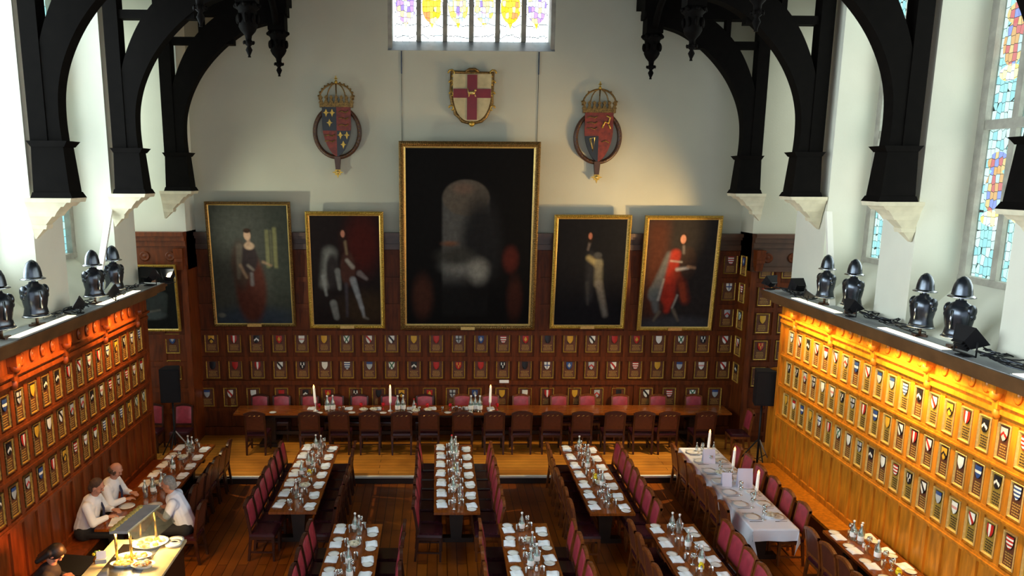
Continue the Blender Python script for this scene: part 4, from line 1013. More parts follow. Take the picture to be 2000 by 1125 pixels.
# table wares
def build_wares():
    Wd = {}
    m = MB()  # folded napkin: soft square with a roll and a fold line
    n = 8; vs = []
    for j in range(n + 1):
        for i in range(n + 1):
            u, v = i / n, j / n; e = min(u, 1 - u, v, 1 - v)
            vs.append(((u - .5) * 0.175, (v - .5) * 0.185, 0.004 + 0.028 * min(1, e * 4) ** 0.5 + 0.006 * math.sin(u * 7 + v * 3)))
    m.add(vs, [(j * 9 + i, j * 9 + i + 1, (j + 1) * 9 + i + 1, (j + 1) * 9 + i) for j in range(n) for i in range(n)], 'linen', True)
    m.box(-0.083, 0.083, -0.088, 0.088, 0.0, 0.005, 'linen'); Wd['napkin'] = m.mesh('folded_napkin')
    m = MB(); m.lathe([(0.045, 0.0), (0.05, 0.006), (0.078, 0.013), (0.080, 0.015), (0.05, 0.009), (0.001, 0.009)], 'china', n=20); Wd['side_plate'] = m.mesh('side_plate')
    m = MB(); m.lathe([(0.075, 0.0), (0.08, 0.008), (0.125, 0.018), (0.128, 0.021), (0.085, 0.012), (0.001, 0.012)], 'china', n=24); Wd['dinner_plate'] = m.mesh('dinner_plate')
    m = MB(); m.lathe([(0.028, 0), (0.030, 0.003), (0.034, 0.11), (0.035, 0.112), (0.032, 0.11), (0.027, 0.012), (0.001, 0.010)], 'glass', n=12); Wd['tumbler'] = m.mesh('tumbler')
    m = MB(); m.lathe([(0.033, 0), (0.034, 0.003), (0.006, 0.008), (0.0045, 0.07), (0.012, 0.08), (0.035, 0.105), (0.038, 0.135), (0.032, 0.165), (0.030, 0.165), (0.035, 0.135), (0.03, 0.105), (0.001, 0.085)], 'glass', n=14); Wd['wine_glass'] = m.mesh('wine_glass')
    m = MB(); m.lathe([(0.042, 0), (0.045, 0.01), (0.046, 0.16), (0.040, 0.19), (0.018, 0.235), (0.014, 0.27), (0.013, 0.285)], 'glass_bottle', n=14); Wd['bottle_body'] = m.mesh('body')
    m = MB(); m.lathe([(0.012, 0.283), (0.018, 0.288), (0.019, 0.305), (0.010, 0.312)], 'china', n=10); Wd['bottle_cap'] = m.mesh('stopper')
    m = MB(); m.lathe([(0.012, 0.283), (0.018, 0.288), (0.019, 0.305), (0.010, 0.312)], 'red_plastic', n=10); Wd['bottle_cap_red'] = m.mesh('stopper')
    m = MB(); m.lathe([(0.047, 0.055), (0.048, 0.06), (0.048, 0.125), (0.047, 0.13)], 'paper_white', n=14); Wd['bottle_label'] = m.mesh('paper_label')
    m = MB(); m.lathe([(0.022, 0), (0.024, 0.005), (0.020, 0.05), (0.016, 0.065)], 'china', n=10); m.lathe([(0.016, 0.065), (0.014, 0.08), (0.004, 0.086)], 'steel', n=10); Wd['shaker'] = m.mesh('salt_shaker')
    m = MB(); m.lathe([(0.03, 0), (0.04, 0.01), (0.042, 0.05), (0.03, 0.055)], 'yellow', n=10)
    Wd['pot'] = m.mesh('pot')
    m = MB()
    for k in range(7):
        q = k * 0.9; m.ball((0.02 * math.cos(q), 0.02 * math.sin(q), 0.07 + 0.006 * (k % 3)), 0.016, 'yellow', 7, 5)
    Wd['blooms'] = m.mesh('blooms')
    m = MB(); m.lathe([(0.05, 0), (0.055, 0.01), (0.10, 0.045), (0.103, 0.05), (0.09, 0.045), (0.05, 0.015), (0.001, 0.012)], 'china', n=18); Wd['basket'] = m.mesh('bowl')
    m = MB()
    for k in range(5):
        q = k * 1.3; m.ball((0.045 * math.cos(q), 0.045 * math.sin(q), 0.05), 0.032, 'food_pale', 8, 6, (1.2, .8, .8))
    Wd['rolls'] = m.mesh('bread_rolls')
    m = MB(); m.box(-0.004, 0.004, -0.10, 0.03, 0.0, 0.003, 'steel')
    for k in (-1, 0, 1): m.box(k * 0.008 - 0.0018, k * 0.008 + 0.0018, 0.03, 0.09, 0.0, 0.003, 'steel')
    m.box(-0.011, 0.011, 0.025, 0.035, 0, 0.003, 'steel'); Wd['fork'] = m.mesh('fork')
    m = MB(); m.box(-0.006, 0.006, -0.10, 0.0, 0.0, 0.005, 'steel'); m.add([(-0.008, 0, 0.001), (0.008, 0, 0.001), (0.008, 0.09, 0.001), (-0.004, 0.115, 0.001), (-0.008, 0, 0.003), (0.008, 0, 0.003), (0.008, 0.09, 0.003), (-0.004, 0.115, 0.003)], [(0, 3, 2, 1), (4, 5, 6, 7), (0, 1, 5, 4), (1, 2, 6, 5), (2, 3, 7, 6), (3, 0, 4, 7)], 'steel'); Wd['knife'] = m.mesh('knife')
    return Wd
WR_ = build_wares()
def bottle(x, y, z, label, group, red=False, s=1.0, lab=True):
    t = thing('water_bottle', (x, y, z), rnd.uniform(0, 6), label, 'bottle', group)
    bb = part('body', WR_['bottle_body'], t); part('stopper', WR_['bottle_cap_red' if red else 'bottle_cap'], t)
    if lab: part('paper_label', WR_['bottle_label'], bb)
    t.scale = (s, s, s); return t

def table(x0, x1, y0, y1, h, label, z=0.0, axis='y', name='dining_table', mtop='table_wood'):
    cx, cy = (x0 + x1) / 2, (y0 + y1) / 2; hx, hy = (x1 - x0) / 2, (y1 - y0) / 2
    t = thing(name, (cx, cy, z), 0, label, 'table')
    m = MB(); m.box(-hx, hx, -hy, hy, h - 0.04, h, mtop); part('tabletop', m.mesh('tabletop'), t)
    m = MB()
    if axis == 'y': m.box(-hx + 0.1, hx - 0.1, -hy + 0.25, hy - 0.25, h - 0.12, h - 0.04, 'table_dark')
    else: m.box(-hx + 0.25, hx - 0.25, -hy + 0.1, hy - 0.1, h - 0.12, h - 0.04, 'table_dark')
    part('apron', m.mesh('apron'), t)
    ends = (-1, 1)
    for e in ends:
        m = MB()
        if axis == 'y':
            y = e * (hy - 0.55)
            m.frus((0, y, 0.08), (0.09, 0.07), (0, y, h - 0.12), (0.13, 0.06), 'table_dark'); m.box(-hx + 0.08, hx - 0.08, y - 0.07, y + 0.07, 0, 0.08, 'table_dark'); m.box(-hx + 0.06, hx - 0.06, y - 0.05, y + 0.05, h - 0.17, h - 0.12, 'table_dark')
        else:
            x = e * (hx - 0.75)
            m.frus((x, 0, 0.08), (0.12, 0.08), (x, 0, h - 0.12), (0.13, 0.10), 'table_dark'); m.box(x - 0.2, x + 0.2, -hy + 0.0, hy - 0.0, 0, 0.08, 'table_dark'); m.box(x - 0.08, x + 0.08, -hy + 0.06, hy - 0.06, h - 0.17, h - 0.12, 'table_dark')
        part('trestle', m.mesh('trestle'), t)
    m = MB()
    if axis == 'y': m.box(-0.03, 0.03, -hy + 0.6, hy - 0.6, 0.2, 0.28, 'table_dark')
    else: m.box(-hx + 0.8, hx - 0.8, -0.03, 0.03, 0.2, 0.28, 'table_dark')
    part('stretcher', m.mesh('stretcher'), t)
    return t

TH = 0.76; SP = 0.452
def setting(x, y, side, n, tn, plate=False, grp=None):
    """one place: napkin, side plate to the diner's left, tumbler towards the middle"""
    sd = -1 if side == 'left' else 1                 # side of the table the diner sits on
    z = TH + 0.001; j = lambda a: rnd.uniform(-a, a)
    d = '%s place from dais, %s side of %s' % (ORD[n], side, tn)
    single('folded_napkin', WR_['napkin'], (x + j(.012), y + j(.012), z), (0 if sd > 0 else PI) + j(.16), 'folded napkin, ' + d, 'napkin', 'napkins on ' + tn)
    single('side_plate', WR_['side_plate'], (x + j(.015), y - sd * 0.155 + j(.012), z), 0, 'white side plate, ' + d, 'plate', 'side plates on ' + tn)
    for k in range(2):
        if k == 0 or rnd.random() < 0.6:
            wine = (k == 1)
            single('wine_glass' if wine else 'tumbler', WR_['wine_glass' if wine else 'tumbler'], (x - sd * (0.155 + 0.05 * k) + j(.02), y + sd * (0.02 + 0.10 * k) + j(.03), z), 0,
                   ('stemmed wine glass, ' if wine else 'clear tumbler, ') + d, 'glass', ('wine glasses on ' if wine else 'tumblers on ') + tn)
def centre_items(cx, y0, n, tn, bots, red=None, pots=(), baskets=()):
    z = TH + 0.001; b = 0
    for i, (k, dx) in enumerate(bots):
        b += 1
        bottle(cx + dx, y0 - k * SP, z, 'clear water bottle, %s from dais along the middle of %s' % (ORD[b], tn), 'water bottles on ' + tn, red=(red == i), lab=(i % 3 != 1))
    for i, k in enumerate(pots):
        t = thing('flower_pot', (cx + 0.02, y0 - k * SP, z), 0, 'small pot of yellow flowers, %s on %s' % (ORD[i + 1], tn), 'flowers'); part('pot', WR_['pot'], t); part('blooms', WR_['blooms'], t)
    for i, k in enumerate(baskets):
        t = thing('bread_bowl', (cx + rnd.uniform(-.04, .04), y0 - k * SP, z), 0, 'white bowl of bread rolls, %s from dais on %s' % (ORD[i + 1], tn), 'bowl'); part('bowl', WR_['basket'], t); part('bread_rolls', WR_['rolls'], t)
    for i in range(n):
        single('salt_shaker', WR_['shaker'], (cx + rnd.uniform(-.06, .06), y0 - (i * 2 + 0.75) * SP, z), 0, 'little white salt shaker, %s from dais along %s' % (ORD[i + 1], tn), 'shaker', 'salt shakers on ' + tn)

# ------------------------------------------------------------------ floor tables
TN = {1: 'the left back table', 2: 'the centre back table', 3: 'the right back table', 6: 'the left front table', 7: 'the centre front table', 8: 'the right front table'}
TX = {1: (-2.74, -1.97, -2.50, -5.70, 7), 2: (-0.055, 0.70, -2.52, -5.74, 7), 3: (2.48, 3.22, -2.60, -5.80, 7),
      6: (-1.62, -0.86, -6.14, -9.4, 4), 7: (0.96, 1.72, -6.14, -9.4, 4), 8: (3.28, 4.05, -6.18, -9.4, 4)}
for k, (x0, x1, ya, yb_, n) in TX.items():
    tn = TN[k]; cx = (x0 + x1) / 2
    table(x0, x1, yb_, ya, TH, 'long dark wooden dining table, %s, laid with napkins and glasses' % tn.replace('the ', ''))
    N = n + (1 if k > 5 else 0)
    for i in range(N):
        y = ya - 0.24 - i * SP
        setting(x0 + 0.125, y, 'left', i + 1, tn); setting(x1 - 0.125, y, 'right', i + 1, tn)
        yc = ya - 0.50 - i * SP if k < 6 else ya - 0.42 - i * SP
        chair(x0 - 0.06, yc, -PI / 2, 0, 'red leather dining chair, %s from dais, left side of %s' % (ORD[i + 1], tn), 'chairs at ' + tn)
        chair(x1 + 0.10, yc, PI / 2, 0, 'red leather dining chair, %s from dais, right side of %s' % (ORD[i + 1], tn), 'chairs at ' + tn)
centre_items(-2.355, -2.74, 3, TN[1], [(0.1, -0.06), (0.2, 0.05), (2.2, -0.05), (2.4, 0.04), (5.3, -0.03), (3.2, -0.1)], pots=(3.0,), baskets=(4.3,))
centre_items(0.32, -2.76, 3, TN[2], [(0.1, -0.03), (0.3, 0.05), (1.0, -0.04), (1.2, 0.05), (2.3, 0.0), (3.4, 0.05), (4.8, -0.04), (5.6, 0.07)], red=0, pots=(2.7,), baskets=(4.4,))
centre_items(2.85, -2.84, 3, TN[3], [(0.1, -0.02), (1.2, 0.06), (2.3, -0.04), (4.2, 0.05), (5.6, 0.0)], pots=(3.3,), baskets=(3.9,))
centre_items(-1.24, -6.38, 2, TN[6], [(0.05, -0.02), (0.25, 0.05), (2.4, 0.0), (3.2, 0.05)], baskets=(1.1,))
centre_items(1.34, -6.38, 2, TN[7], [(0.05, -0.04), (1.5, 0.04), (2.3, 0.06), (2.6, -0.04)], baskets=(0.9,))
centre_items(3.66, -6.42, 2, TN[8], [(0.0, -0.04), (0.15, 0.05), (1.3, 0.02), (2.4, 0.05)], pots=(2.6,))

# left table with the diners
tn = 'the far-left table'
table(-5.28, -4.50, -6.30, -2.48, TH, 'long dark wooden table at the left wall where three men sit')
for i in range(5):
    y = -2.75 - i * SP
    setting(-5.155, y, 'left', i + 1, tn); setting(-4.625, y, 'right', i + 1, tn)
for i in range(8):
    y = -2.92 - i * SP
    if i == 6 or i == 7: continue
    chair(-4.36, y, PI / 2, 0, 'red leather dining chair, %s from dais, right side of %s' % (ORD[i + 1], tn), 'chairs at ' + tn)
chair(-4.02, -5.80, PI / 2, 0, 'red leather chair under the grey-haired man in pale blue shirt', 'chairs at ' + tn)
centre_items(-4.89, -2.74, 3, tn, [(0.2, -0.04), (0.35, 0.06), (2.6, 0.02), (4.9, 0.03), (5.2, -0.05), (4.4, 0.1)], baskets=(1.2, 4.0))
single('dinner_plate', WR_['dinner_plate'], (-5.10, -5.48, TH), 0, 'white plate in front of the bald man at the wall', 'plate')
single('dinner_plate', WR_['dinner_plate'], (-4.66, -5.45, TH), 0, 'white plate on the table near the grey-haired man', 'plate')
single('open_notebook', MB().box(-0.12, 0.12, -0.16, 0.16, 0, 0.012, 'paper_white').mesh('open_notebook'), (-5.02, -6.02, TH + 0.001), 0.2, 'white papers under the hands of the nearest white-shirted man', 'papers')

# table by the right bench
tn = 'the table by the right bench'
table(5.98, 6.70, -9.4, -6.42, TH, 'long wooden dining table beside the bench of the right wall')
for i in range(5):
    y = -6.66 - i * SP
    setting(6.105, y, 'left', i + 1, tn); setting(6.575, y, 'right', i + 1, tn)
    chair(5.84, y - 0.22, -PI / 2, 0, 'red leather dining chair, %s from dais, left side of %s' % (ORD[i + 1], tn), 'chairs at ' + tn)
centre_items(6.34, -6.64, 2, tn, [(0.2, -0.06), (0.35, 0.03), (0.5, -0.02), (1.6, -0.05)], pots=(2.5,))

# white-clothed table
tn = 'white-clothed table'
X0, X1, Y0, Y1 = 4.90, 5.62, -6.38, -2.72
table(X0, X1, Y0, Y1, TH - 0.012, 'dining table hidden beneath the white cloth, right of the middle tables')
def cloth_mesh():
    m = MB(); hw, hl = (X1 - X0) / 2, (Y1 - Y0) / 2; ox, oy = 0.25, 0.19
    nx, ny = 80, 200; vs = []
    for j in range(ny + 1):
        for i in range(nx + 1):
            u = -(hw + ox) + 2 * (hw + ox) * i / nx; v = -(hl + oy) + 2 * (hl + oy) * j / ny
            dx = max(abs(u) - hw, 0); dy = max(abs(v) - hl, 0); sx = math.copysign(1, u); sy = math.copysign(1, v)
            if dx == 0 and dy == 0: x, y, z = u, v, TH + 0.0
            elif dy == 0: x, y, z = sx * (hw + 0.012 + dx * 0.14 * (1 + 0.6 * math.sin(v * 9))), v, TH - dx * 0.97
            elif dx == 0: x, y, z = u, sy * (hl + 0.012 + dy * 0.12 * (1 + 0.5 * math.sin(u * 14))), TH - dy * 0.97
            else:
                d = math.hypot(dx, dy); a = math.atan2(dy, dx); k = math.sin(2 * a)
                x = sx * (hw + 0.012 + dx * 0.10 - 0.11 * k * d / 0.31); y = sy * (hl + 0.012 + dy * 0.10 + 0.05 * k * d / 0.31); z = TH - (dx + dy) * 0.97
            vs.append((x, y, z))
    n = nx + 1
    m.add(vs, [(j * n + i, j * n + i + 1, (j + 1) * n + i + 1, (j + 1) * n + i) for j in range(ny) for i in range(nx)], 'cloth', True)
    return m.mesh('tablecloth')
single('tablecloth', cloth_mesh(), ((X0 + X1) / 2, (Y0 + Y1) / 2, 0.001), 0, 'long white tablecloth with pointed hanging corners on the right-hand table', 'tablecloth')
for i in range(7):
    y = -3.02 - i * 0.49; z = TH + 0.003
    for side, sd, x in (('left', -1, X0 + 0.16), ('right', 1, X1 - 0.16)):
        d = '%s place from dais, %s side of %s' % (ORD[i + 1], side, tn)
        single('dinner_plate', WR_['dinner_plate'], (x, y, z), 0, 'white dinner plate, ' + d, 'plate', 'dinner plates on ' + tn)
        single('fork', WR_['fork'], (x, y - sd * 0.155, z), sd * PI / 2, 'steel fork, ' + d, 'fork', 'forks on ' + tn); single('knife', WR_['knife'], (x, y + sd * 0.155, z), sd * PI / 2, 'steel knife, ' + d, 'knife', 'knives on ' + tn)
        single('wine_glass', WR_['wine_glass'], (x - sd * 0.16, y + sd * 0.10 + rnd.uniform(-.02, .02), z), 0, 'stemmed wine glass, ' + d, 'glass', 'wine glasses on ' + tn)
    if i < 6:
        chair(X0 - 0.02, -3.2 - i * 0.54, -PI / 2, 0, 'orange-framed red chair, %s from dais, left side of %s' % (ORD[i + 1], tn), 'chairs at ' + tn)
        chair(X1 + 0.02, -3.2 - i * 0.55, PI / 2, 0, 'red leather dining chair, %s from dais, right side of %s' % (ORD[i + 1], tn), 'chairs at ' + tn)
for k, (x, y) in enumerate([(5.20, -4.15), (5.36, -5.95)]):
    t = thing('bread_bowl', (x, y, TH + 0.003), 0, 'white bowl of bread rolls, %s from dais on %s' % (ORD[k + 1], tn), 'bowl'); part('bowl', WR_['basket'], t); part('bread_rolls', WR_['rolls'], t)
for k, (x, y) in enumerate([(5.17, -2.95), (5.52, -2.92), (5.26, -4.55), (5.40, -5.25)]):
    bottle(x, y, TH + 0.002, 'short clear water bottle, %s from dais on %s' % (ORD[k + 1], tn), 'water bottles on ' + tn, s=0.62)

# candles
def candle(x, y, z, h, stick, lean, label, group):
    t = thing('candle', (x, y, z), 0, label, 'candle', group)
    t.rotation_euler = (0, lean, 0)
    m = MB(); m.lathe([(0.055, 0), (0.06, 0.008), (0.02, 0.03), (0.010, 0.06), (0.012, stick * 0.6), (0.008, stick * 0.7), (0.020, stick - 0.02), (0.028, stick), (0.024, stick + 0.012)], 'china', n=12); part('candlestick', m.mesh('candlestick'), t)
    m = MB(); m.lathe([(0.026, stick), (0.028, stick + 0.02), (0.025, stick + h), (0.014, stick + h + 0.008)], 'wax', n=10); wt = part('wax_taper', m.mesh('wax_taper'), t)
    m = MB(); zz = stick + h
    m.lathe([(0.004, zz), (0.016, zz + 0.015), (0.019, zz + 0.03), (0.010, zz + 0.055), (0.001, zz + 0.075)], 'flame', n=10); m.lathe([(0.004, zz), (0.009, zz + 0.012), (0.010, zz + 0.022), (0.002, zz + 0.045)], 'flame_core', n=8); part('flame', m.mesh('flame'), wt)
HZ = DZ + 0.78
for k, (x, ln) in enumerate([(-2.72, -0.06), (-1.05, 0.0), (1.19, 0.02)]):
    candle(x, -0.78, HZ, 0.34, 0.20, ln, 'lit white taper candle on high table, %s from the left' % ORD[k + 1], 'candles on the high table')
for k, (x, y) in enumerate([(5.39, -2.98), (5.50, -3.98), (5.47, -5.12)]):
    candle(x, y, TH + 0.002, 0.30, 0.10, 0.03, 'lit white taper candle, %s from dais on the white-clothed table' % ORD[k + 1], 'candles on the white-clothed table')
for k, (x, y, w_, h_) in enumerate([(5.19, -3.62, 0.23, 0.27), (5.12, -4.72, 0.17, 0.24), (5.42, -4.78, 0.26, 0.34)]):
    m = MB(); m.add([(-w_ / 2, 0, 0), (w_ / 2, 0, 0), (w_ / 2, 0.06, h_), (-w_ / 2, 0.06, h_), (-w_ / 2, 0.12, 0), (w_ / 2, 0.12, 0), (-w_ / 2, 0.122, 0), (w_ / 2, 0.122, 0), (w_ / 2, 0.063, h_), (-w_ / 2, 0.063, h_)],
                    [(0, 1, 2, 3), (3, 2, 5, 4), (8, 7, 6, 9)], 'paper')
    single('menu_card', m.mesh('menu_card'), (x, y, TH + 0.004), rnd.uniform(-.1, .1), 'folded lavender menu card standing on white tablecloth, %s from dais' % ORD[k + 1], 'card', 'menu cards on the white cloth')

# ------------------------------------------------------------------ high table
table(-4.52, 6.62, -0.98, -0.34, 0.78, 'very long dark high table across the dais', z=DZ, axis='x', name='high_table', mtop='table_wood_long')
for k, x in enumerate([-3.92, -2.77, -2.11, -1.45, -0.78, -0.17, 0.57, 1.23, 1.83, 2.50, 3.17, 3.87, 4.50, 5.03, 5.84]):
    c = chair(x, -1.22, 0, DZ, 'brown-backed leather chair on viewer side of high table, %s from the left' % ORD[k + 1], 'chairs on the viewer side of the high table', high=True)
for k, x in enumerate([-4.10, -3.60, -2.95, -2.35, -1.80, -1.1, -0.28, 0.59, 1.25, 1.96, 2.85, 3.52, 4.27, 5.15, 6.01]):
    chair(x, -0.42, PI, DZ, 'red leather chair between high table and end wall, %s from the left' % ORD[k + 1], 'chairs behind the high table')
chair(-5.62, -0.62 - 0.55, PI, DZ, 'red leather chair in the left corner, right one behind the loudspeaker', 'chairs in the left corner')
chair(-6.28, -0.62 - 0.55, PI, DZ, 'red leather chair in the left corner, left one behind the loudspeaker', 'chairs in the left corner')
chair(6.62, -1.35, PI / 2, DZ, 'red leather chair beside the right loudspeaker stand on the dais', 'chairs in the right corner')
# what stands on the high table
hb = [(-2.45, -.86), (-2.33, -.84), (-0.88, -.86), (-0.76, -.83), (0.76, -.86), (0.86, -.82), (0.96, -.87), (-0.52, -.74)]
for k, (x, y) in enumerate(hb):
    bottle(x, y, HZ, 'white-labelled water bottle on high table, %s from the left' % ORD[k + 1], 'bottles on the high table', s=1.25 if k < 7 else 0.9, red=(k == 7))
for k, (x, y) in enumerate([(-2.85, -.6), (-0.6, -.6), (-0.1, -.6), (0.65, -.6), (1.22, -.62), (-1.35, -.62), (-2.0, -.6)]):
    single('folded_napkin', WR_['napkin'], (x, y, HZ), 0, 'white folded napkin on far side of high table, %s from left group start' % ORD[k + 1], 'napkin', 'napkins on the high table')
for k, (x, y) in enumerate([(-3.66, -.90), (-2.62, -.93), (-1.9, -.92), (-1.20, -.94), (-0.62, -.92), (0.24, -.93), (0.72, -.93), (1.35, -.9)]):
    single('side_plate', WR_['side_plate'], (x, y, HZ), 0, 'small white plate at near edge of high table, %s from the left' % ORD[k + 1], 'plate', 'plates on the high table')
for k, (x, y) in enumerate([(-2.66, -.7), (-1.72, -.66), (-1.22, -.64), (-0.5, -.68), (-0.22, -.7), (0.9, -.75), (1.36, -.7), (0.3, -.7)]):
    m = MB(); m.lathe([(0.033, 0), (0.034, 0.003), (0.006, 0.008), (0.005, 0.06), (0.025, 0.075), (0.036, 0.10), (0.036, 0.13), (0.03, 0.15)], 'red_plastic', n=12)
    single('red_goblet', m.mesh('red_goblet'), (x, y, HZ), 0, 'red glass goblet on high table, %s from the left' % ORD[k + 1], 'glass', 'red goblets on the high table')
for k, (x, y) in enumerate([(-2.18, -.84), (-2.1, -.8), (0.12, -.84), (0.36, -.84), (0.5, -.86), (0.6, -.82), (0.43, -.78), (-0.4, -.85)]):
    single('tumbler', WR_['tumbler'], (x, y, HZ), 0, 'clear tumbler on high table, %s from the left' % ORD[k + 1], 'glass', 'tumblers on the high table')
for k, (x, y) in enumerate([(-1.65, -.78), (-1.42, -.76), (-0.20, -.80), (-0.48, -.86)]):
    t = thing('bread_bowl', (x, y, HZ), 0, 'white bowl of food on high table, %s from the left' % ORD[k + 1], 'bowl', 'bowls on the high table'); part('bowl', WR_['basket'], t); part('bread_rolls', WR_['rolls'], t)

# ------------------------------------------------------------------ armour on the ledges
def armour_meshes():
    P = {}
    m = MB(); m.lathe([(0.002, 0.895), (0.03, 0.885), (0.07, 0.85), (0.098, 0.79), (0.112, 0.72), (0.118, 0.66), (0.12, 0.655)], 'steel_dark', n=20, sx=1.05, sy=0.85)
    m.lathe([(0.155, 0.632), (0.16, 0.636), (0.12, 0.665), (0.11, 0.66)], 'steel', n=20, sx=1.05, sy=0.85); P['helmet'] = m.mesh('helmet')
    m = MB(); m.lathe([(0.028, 0.55), (0.028, 0.66)], 'steel_dark', n=10); P['neck_rod'] = m.mesh('neck_rod')
    m = MB(); m.lathe([(0.10, 0.13), (0.175, 0.135), (0.160, 0.19), (0.148, 0.25), (0.165, 0.33), (0.178, 0.42), (0.165, 0.50), (0.11, 0.555), (0.07, 0.575), (0.06, 0.60)], 'steel_dark', n=22, sx=1.0, sy=0.78)
    m.tube([(0, -0.14, 0.25), (0, -0.15, 0.36), (0, -0.135, 0.48)], 0.014, 'steel', 6); P['breastplate'] = m.mesh('breastplate')
    m = MB(); m.lathe([(0.178, 0.125), (0.188, 0.13), (0.188, 0.14), (0.176, 0.15)], 'steel', n=22, sx=1.0, sy=0.8); P['waist_flange'] = m.mesh('waist_flange')
    for k, sx in (('sl', -1), ('sr', 1)):
        m = MB(); m.ball((sx * 0.145, 0, 0.475), 0.062, 'steel_dark', 12, 8, (0.8, 1.15, 1.3)); m.ball((sx * 0.165, 0, 0.41), 0.042, 'steel_dark', 10, 6, (0.7, 1.1, 1.2)); P[k] = m.mesh('shoulder_plate')
    m = MB(); m.lathe([(0.02, 0.01), (0.02, 0.15)], 'oak_cornice', n=8); m.box(-0.11, 0.11, -0.02, 0.02, 0, 0.03, 'oak_cornice'); m.box(-0.02, 0.02, -0.11, 0.11, 0, 0.03, 'oak_cornice'); P['stand'] = m.mesh('wooden_stand')
    return P
AR = armour_meshes()
def armour(x, y, z, rz, s, label, group):
    t = thing('suit_of_armour', (x, y, z), rz, label, 'armour', group)
    t.scale = (s, s, s)
    for n, k in (('helmet', 'helmet'), ('neck_rod', 'neck_rod'), ('breastplate', 'breastplate'), ('waist_flange', 'waist_flange'), ('shoulder_plate', 'sl'), ('shoulder_plate', 'sr'), ('wooden_stand', 'stand')):
        part(n, AR[k], t)
for k, (y, s, tl) in enumerate([(-4.20, 0.98, -.3), (-5.08, 1.0, -.25), (-6.92, 1.0, -.2), (-7.68, 1.06, -.2)]):
    armour(6.80, y, LZR + 0.006, -1.0 + tl, s, 'dark steel helmet and breastplate, %s from far end of the right ledge' % ORD[k + 1], 'armour on the right ledge')
for k, (y, s) in enumerate([(-3.96, 1.0), (-4.76, 1.0), (-6.64, 1.04), (-7.55, 1.04)]):
    armour(-5.66, y, LZL + 0.006, 1.0, s, 'dark steel helmet and breastplate, %s from far end of the left ledge' % ORD[k + 1], 'armour on the left ledge')

# glowing strip lamps let into the ledges
for side, lst, X, LZ in (('right', LAMPS_R, 6.55, LZR), ('left', LAMPS_L, -5.49, LZL)):
    for k, (a_, b_, p_) in enumerate(lst):
        nm = ['farthest', 'middle', 'nearest'][k]
        t = thing('strip_lamp', (X, (a_ + b_) / 2, LZ + 0.006), 0, '%s glowing warm strip lamp along the edge of the %s ledge' % (nm, side), 'lamp', 'strip lamps on the ledges')
        m = MB(); L = b_ - a_; m.box(-0.075, 0.075, -L / 2, L / 2, 0, 0.02, 'grey_metal'); part('housing', m.mesh('housing'), t)
        m = MB(); m.box(-0.065, 0.065, -L / 2 + 0.02, L / 2 - 0.02, 0.02, 0.024, 'lamp_glow'); part('diffuser', m.mesh('diffuser'), t)

def floodlight(x, y, z, rz, tilt, s, label, glow=False):
    t = thing('floodlight', (x, y, z), rz, label, 'floodlight', 'floodlights on the ledges'); t.scale = (s, s, s)
    R = Matrix.Translation((0, 0, 0.14)) @ Matrix.Rotation(tilt, 4, 'X')
    m = MB(); m.T = R; m.frus((0, 0, -0.05), (0.07, 0.05), (0, 0, 0.07), (0.12, 0.10), 'black_plastic')
    for k in range(4): m.box(-0.06, 0.06, -0.045 + 0.03 * k - 0.004, -0.045 + 0.03 * k + 0.004, -0.08, -0.05, 'black_plastic')
    part('lamp_head', m.mesh('lamp_head'), t)
    m = MB(); m.T = R; m.box(-0.105, 0.105, -0.085, 0.085, 0.07, 0.075, 'lamp_glow' if glow else 'glass_sheet'); part('lens', m.mesh('lens'), t)
    m = MB(); m.tube([(-0.13, 0, 0.14), (-0.13, 0, 0.02), (0.13, 0, 0.02), (0.13, 0, 0.14)], 0.008, 'black_plastic', 6); m.box(-0.05, 0.05, -0.05, 0.05, 0, 0.012, 'black_plastic'); part('yoke', m.mesh('yoke'), t)
floodlight(6.62, -2.42, LZR + 0.006, 0.3, -0.9, 1.1, 'black floodlight at the far tip of the right ledge, turned to the end wall')
floodlight(6.83, -3.15, LZR + 0.006, 0.1, -1.2, 1.25, 'upright black floodlight against the pier on the right ledge')
floodlight(6.62, -3.95, LZR + 0.006, 1.2, 0.6, 0.9, 'small tilted floodlight before the farthest armour on the right ledge')
floodlight(6.62, -5.42, LZR + 0.006, 1.6, 0.7, 1.15, 'black floodlight below the second armour on the right ledge')
floodlight(6.60, -8.15, LZR + 0.006, 1.6, 0.8, 1.5, 'large black floodlight below the nearest armour on the right ledge')
floodlight(-5.56, -2.62, LZL + 0.006, -0.4, -0.8, 1.4, 'black floodlight at the far tip of the left ledge, left one')
floodlight(-5.30, -2.32, LZL + 0.006, 0.2, -0.9, 1.1, 'black floodlight at the far tip of the left ledge, right one')
floodlight(-5.48, -4.45, LZL + 0.006, -1.0, 0.9, 1.2, 'black floodlight below the pair of armours on the left ledge')
floodlight(-5.50, -5.65, LZL + 0.006, -1.2, 1.0, 1.0, 'black floodlight lying near the pier on the left ledge')

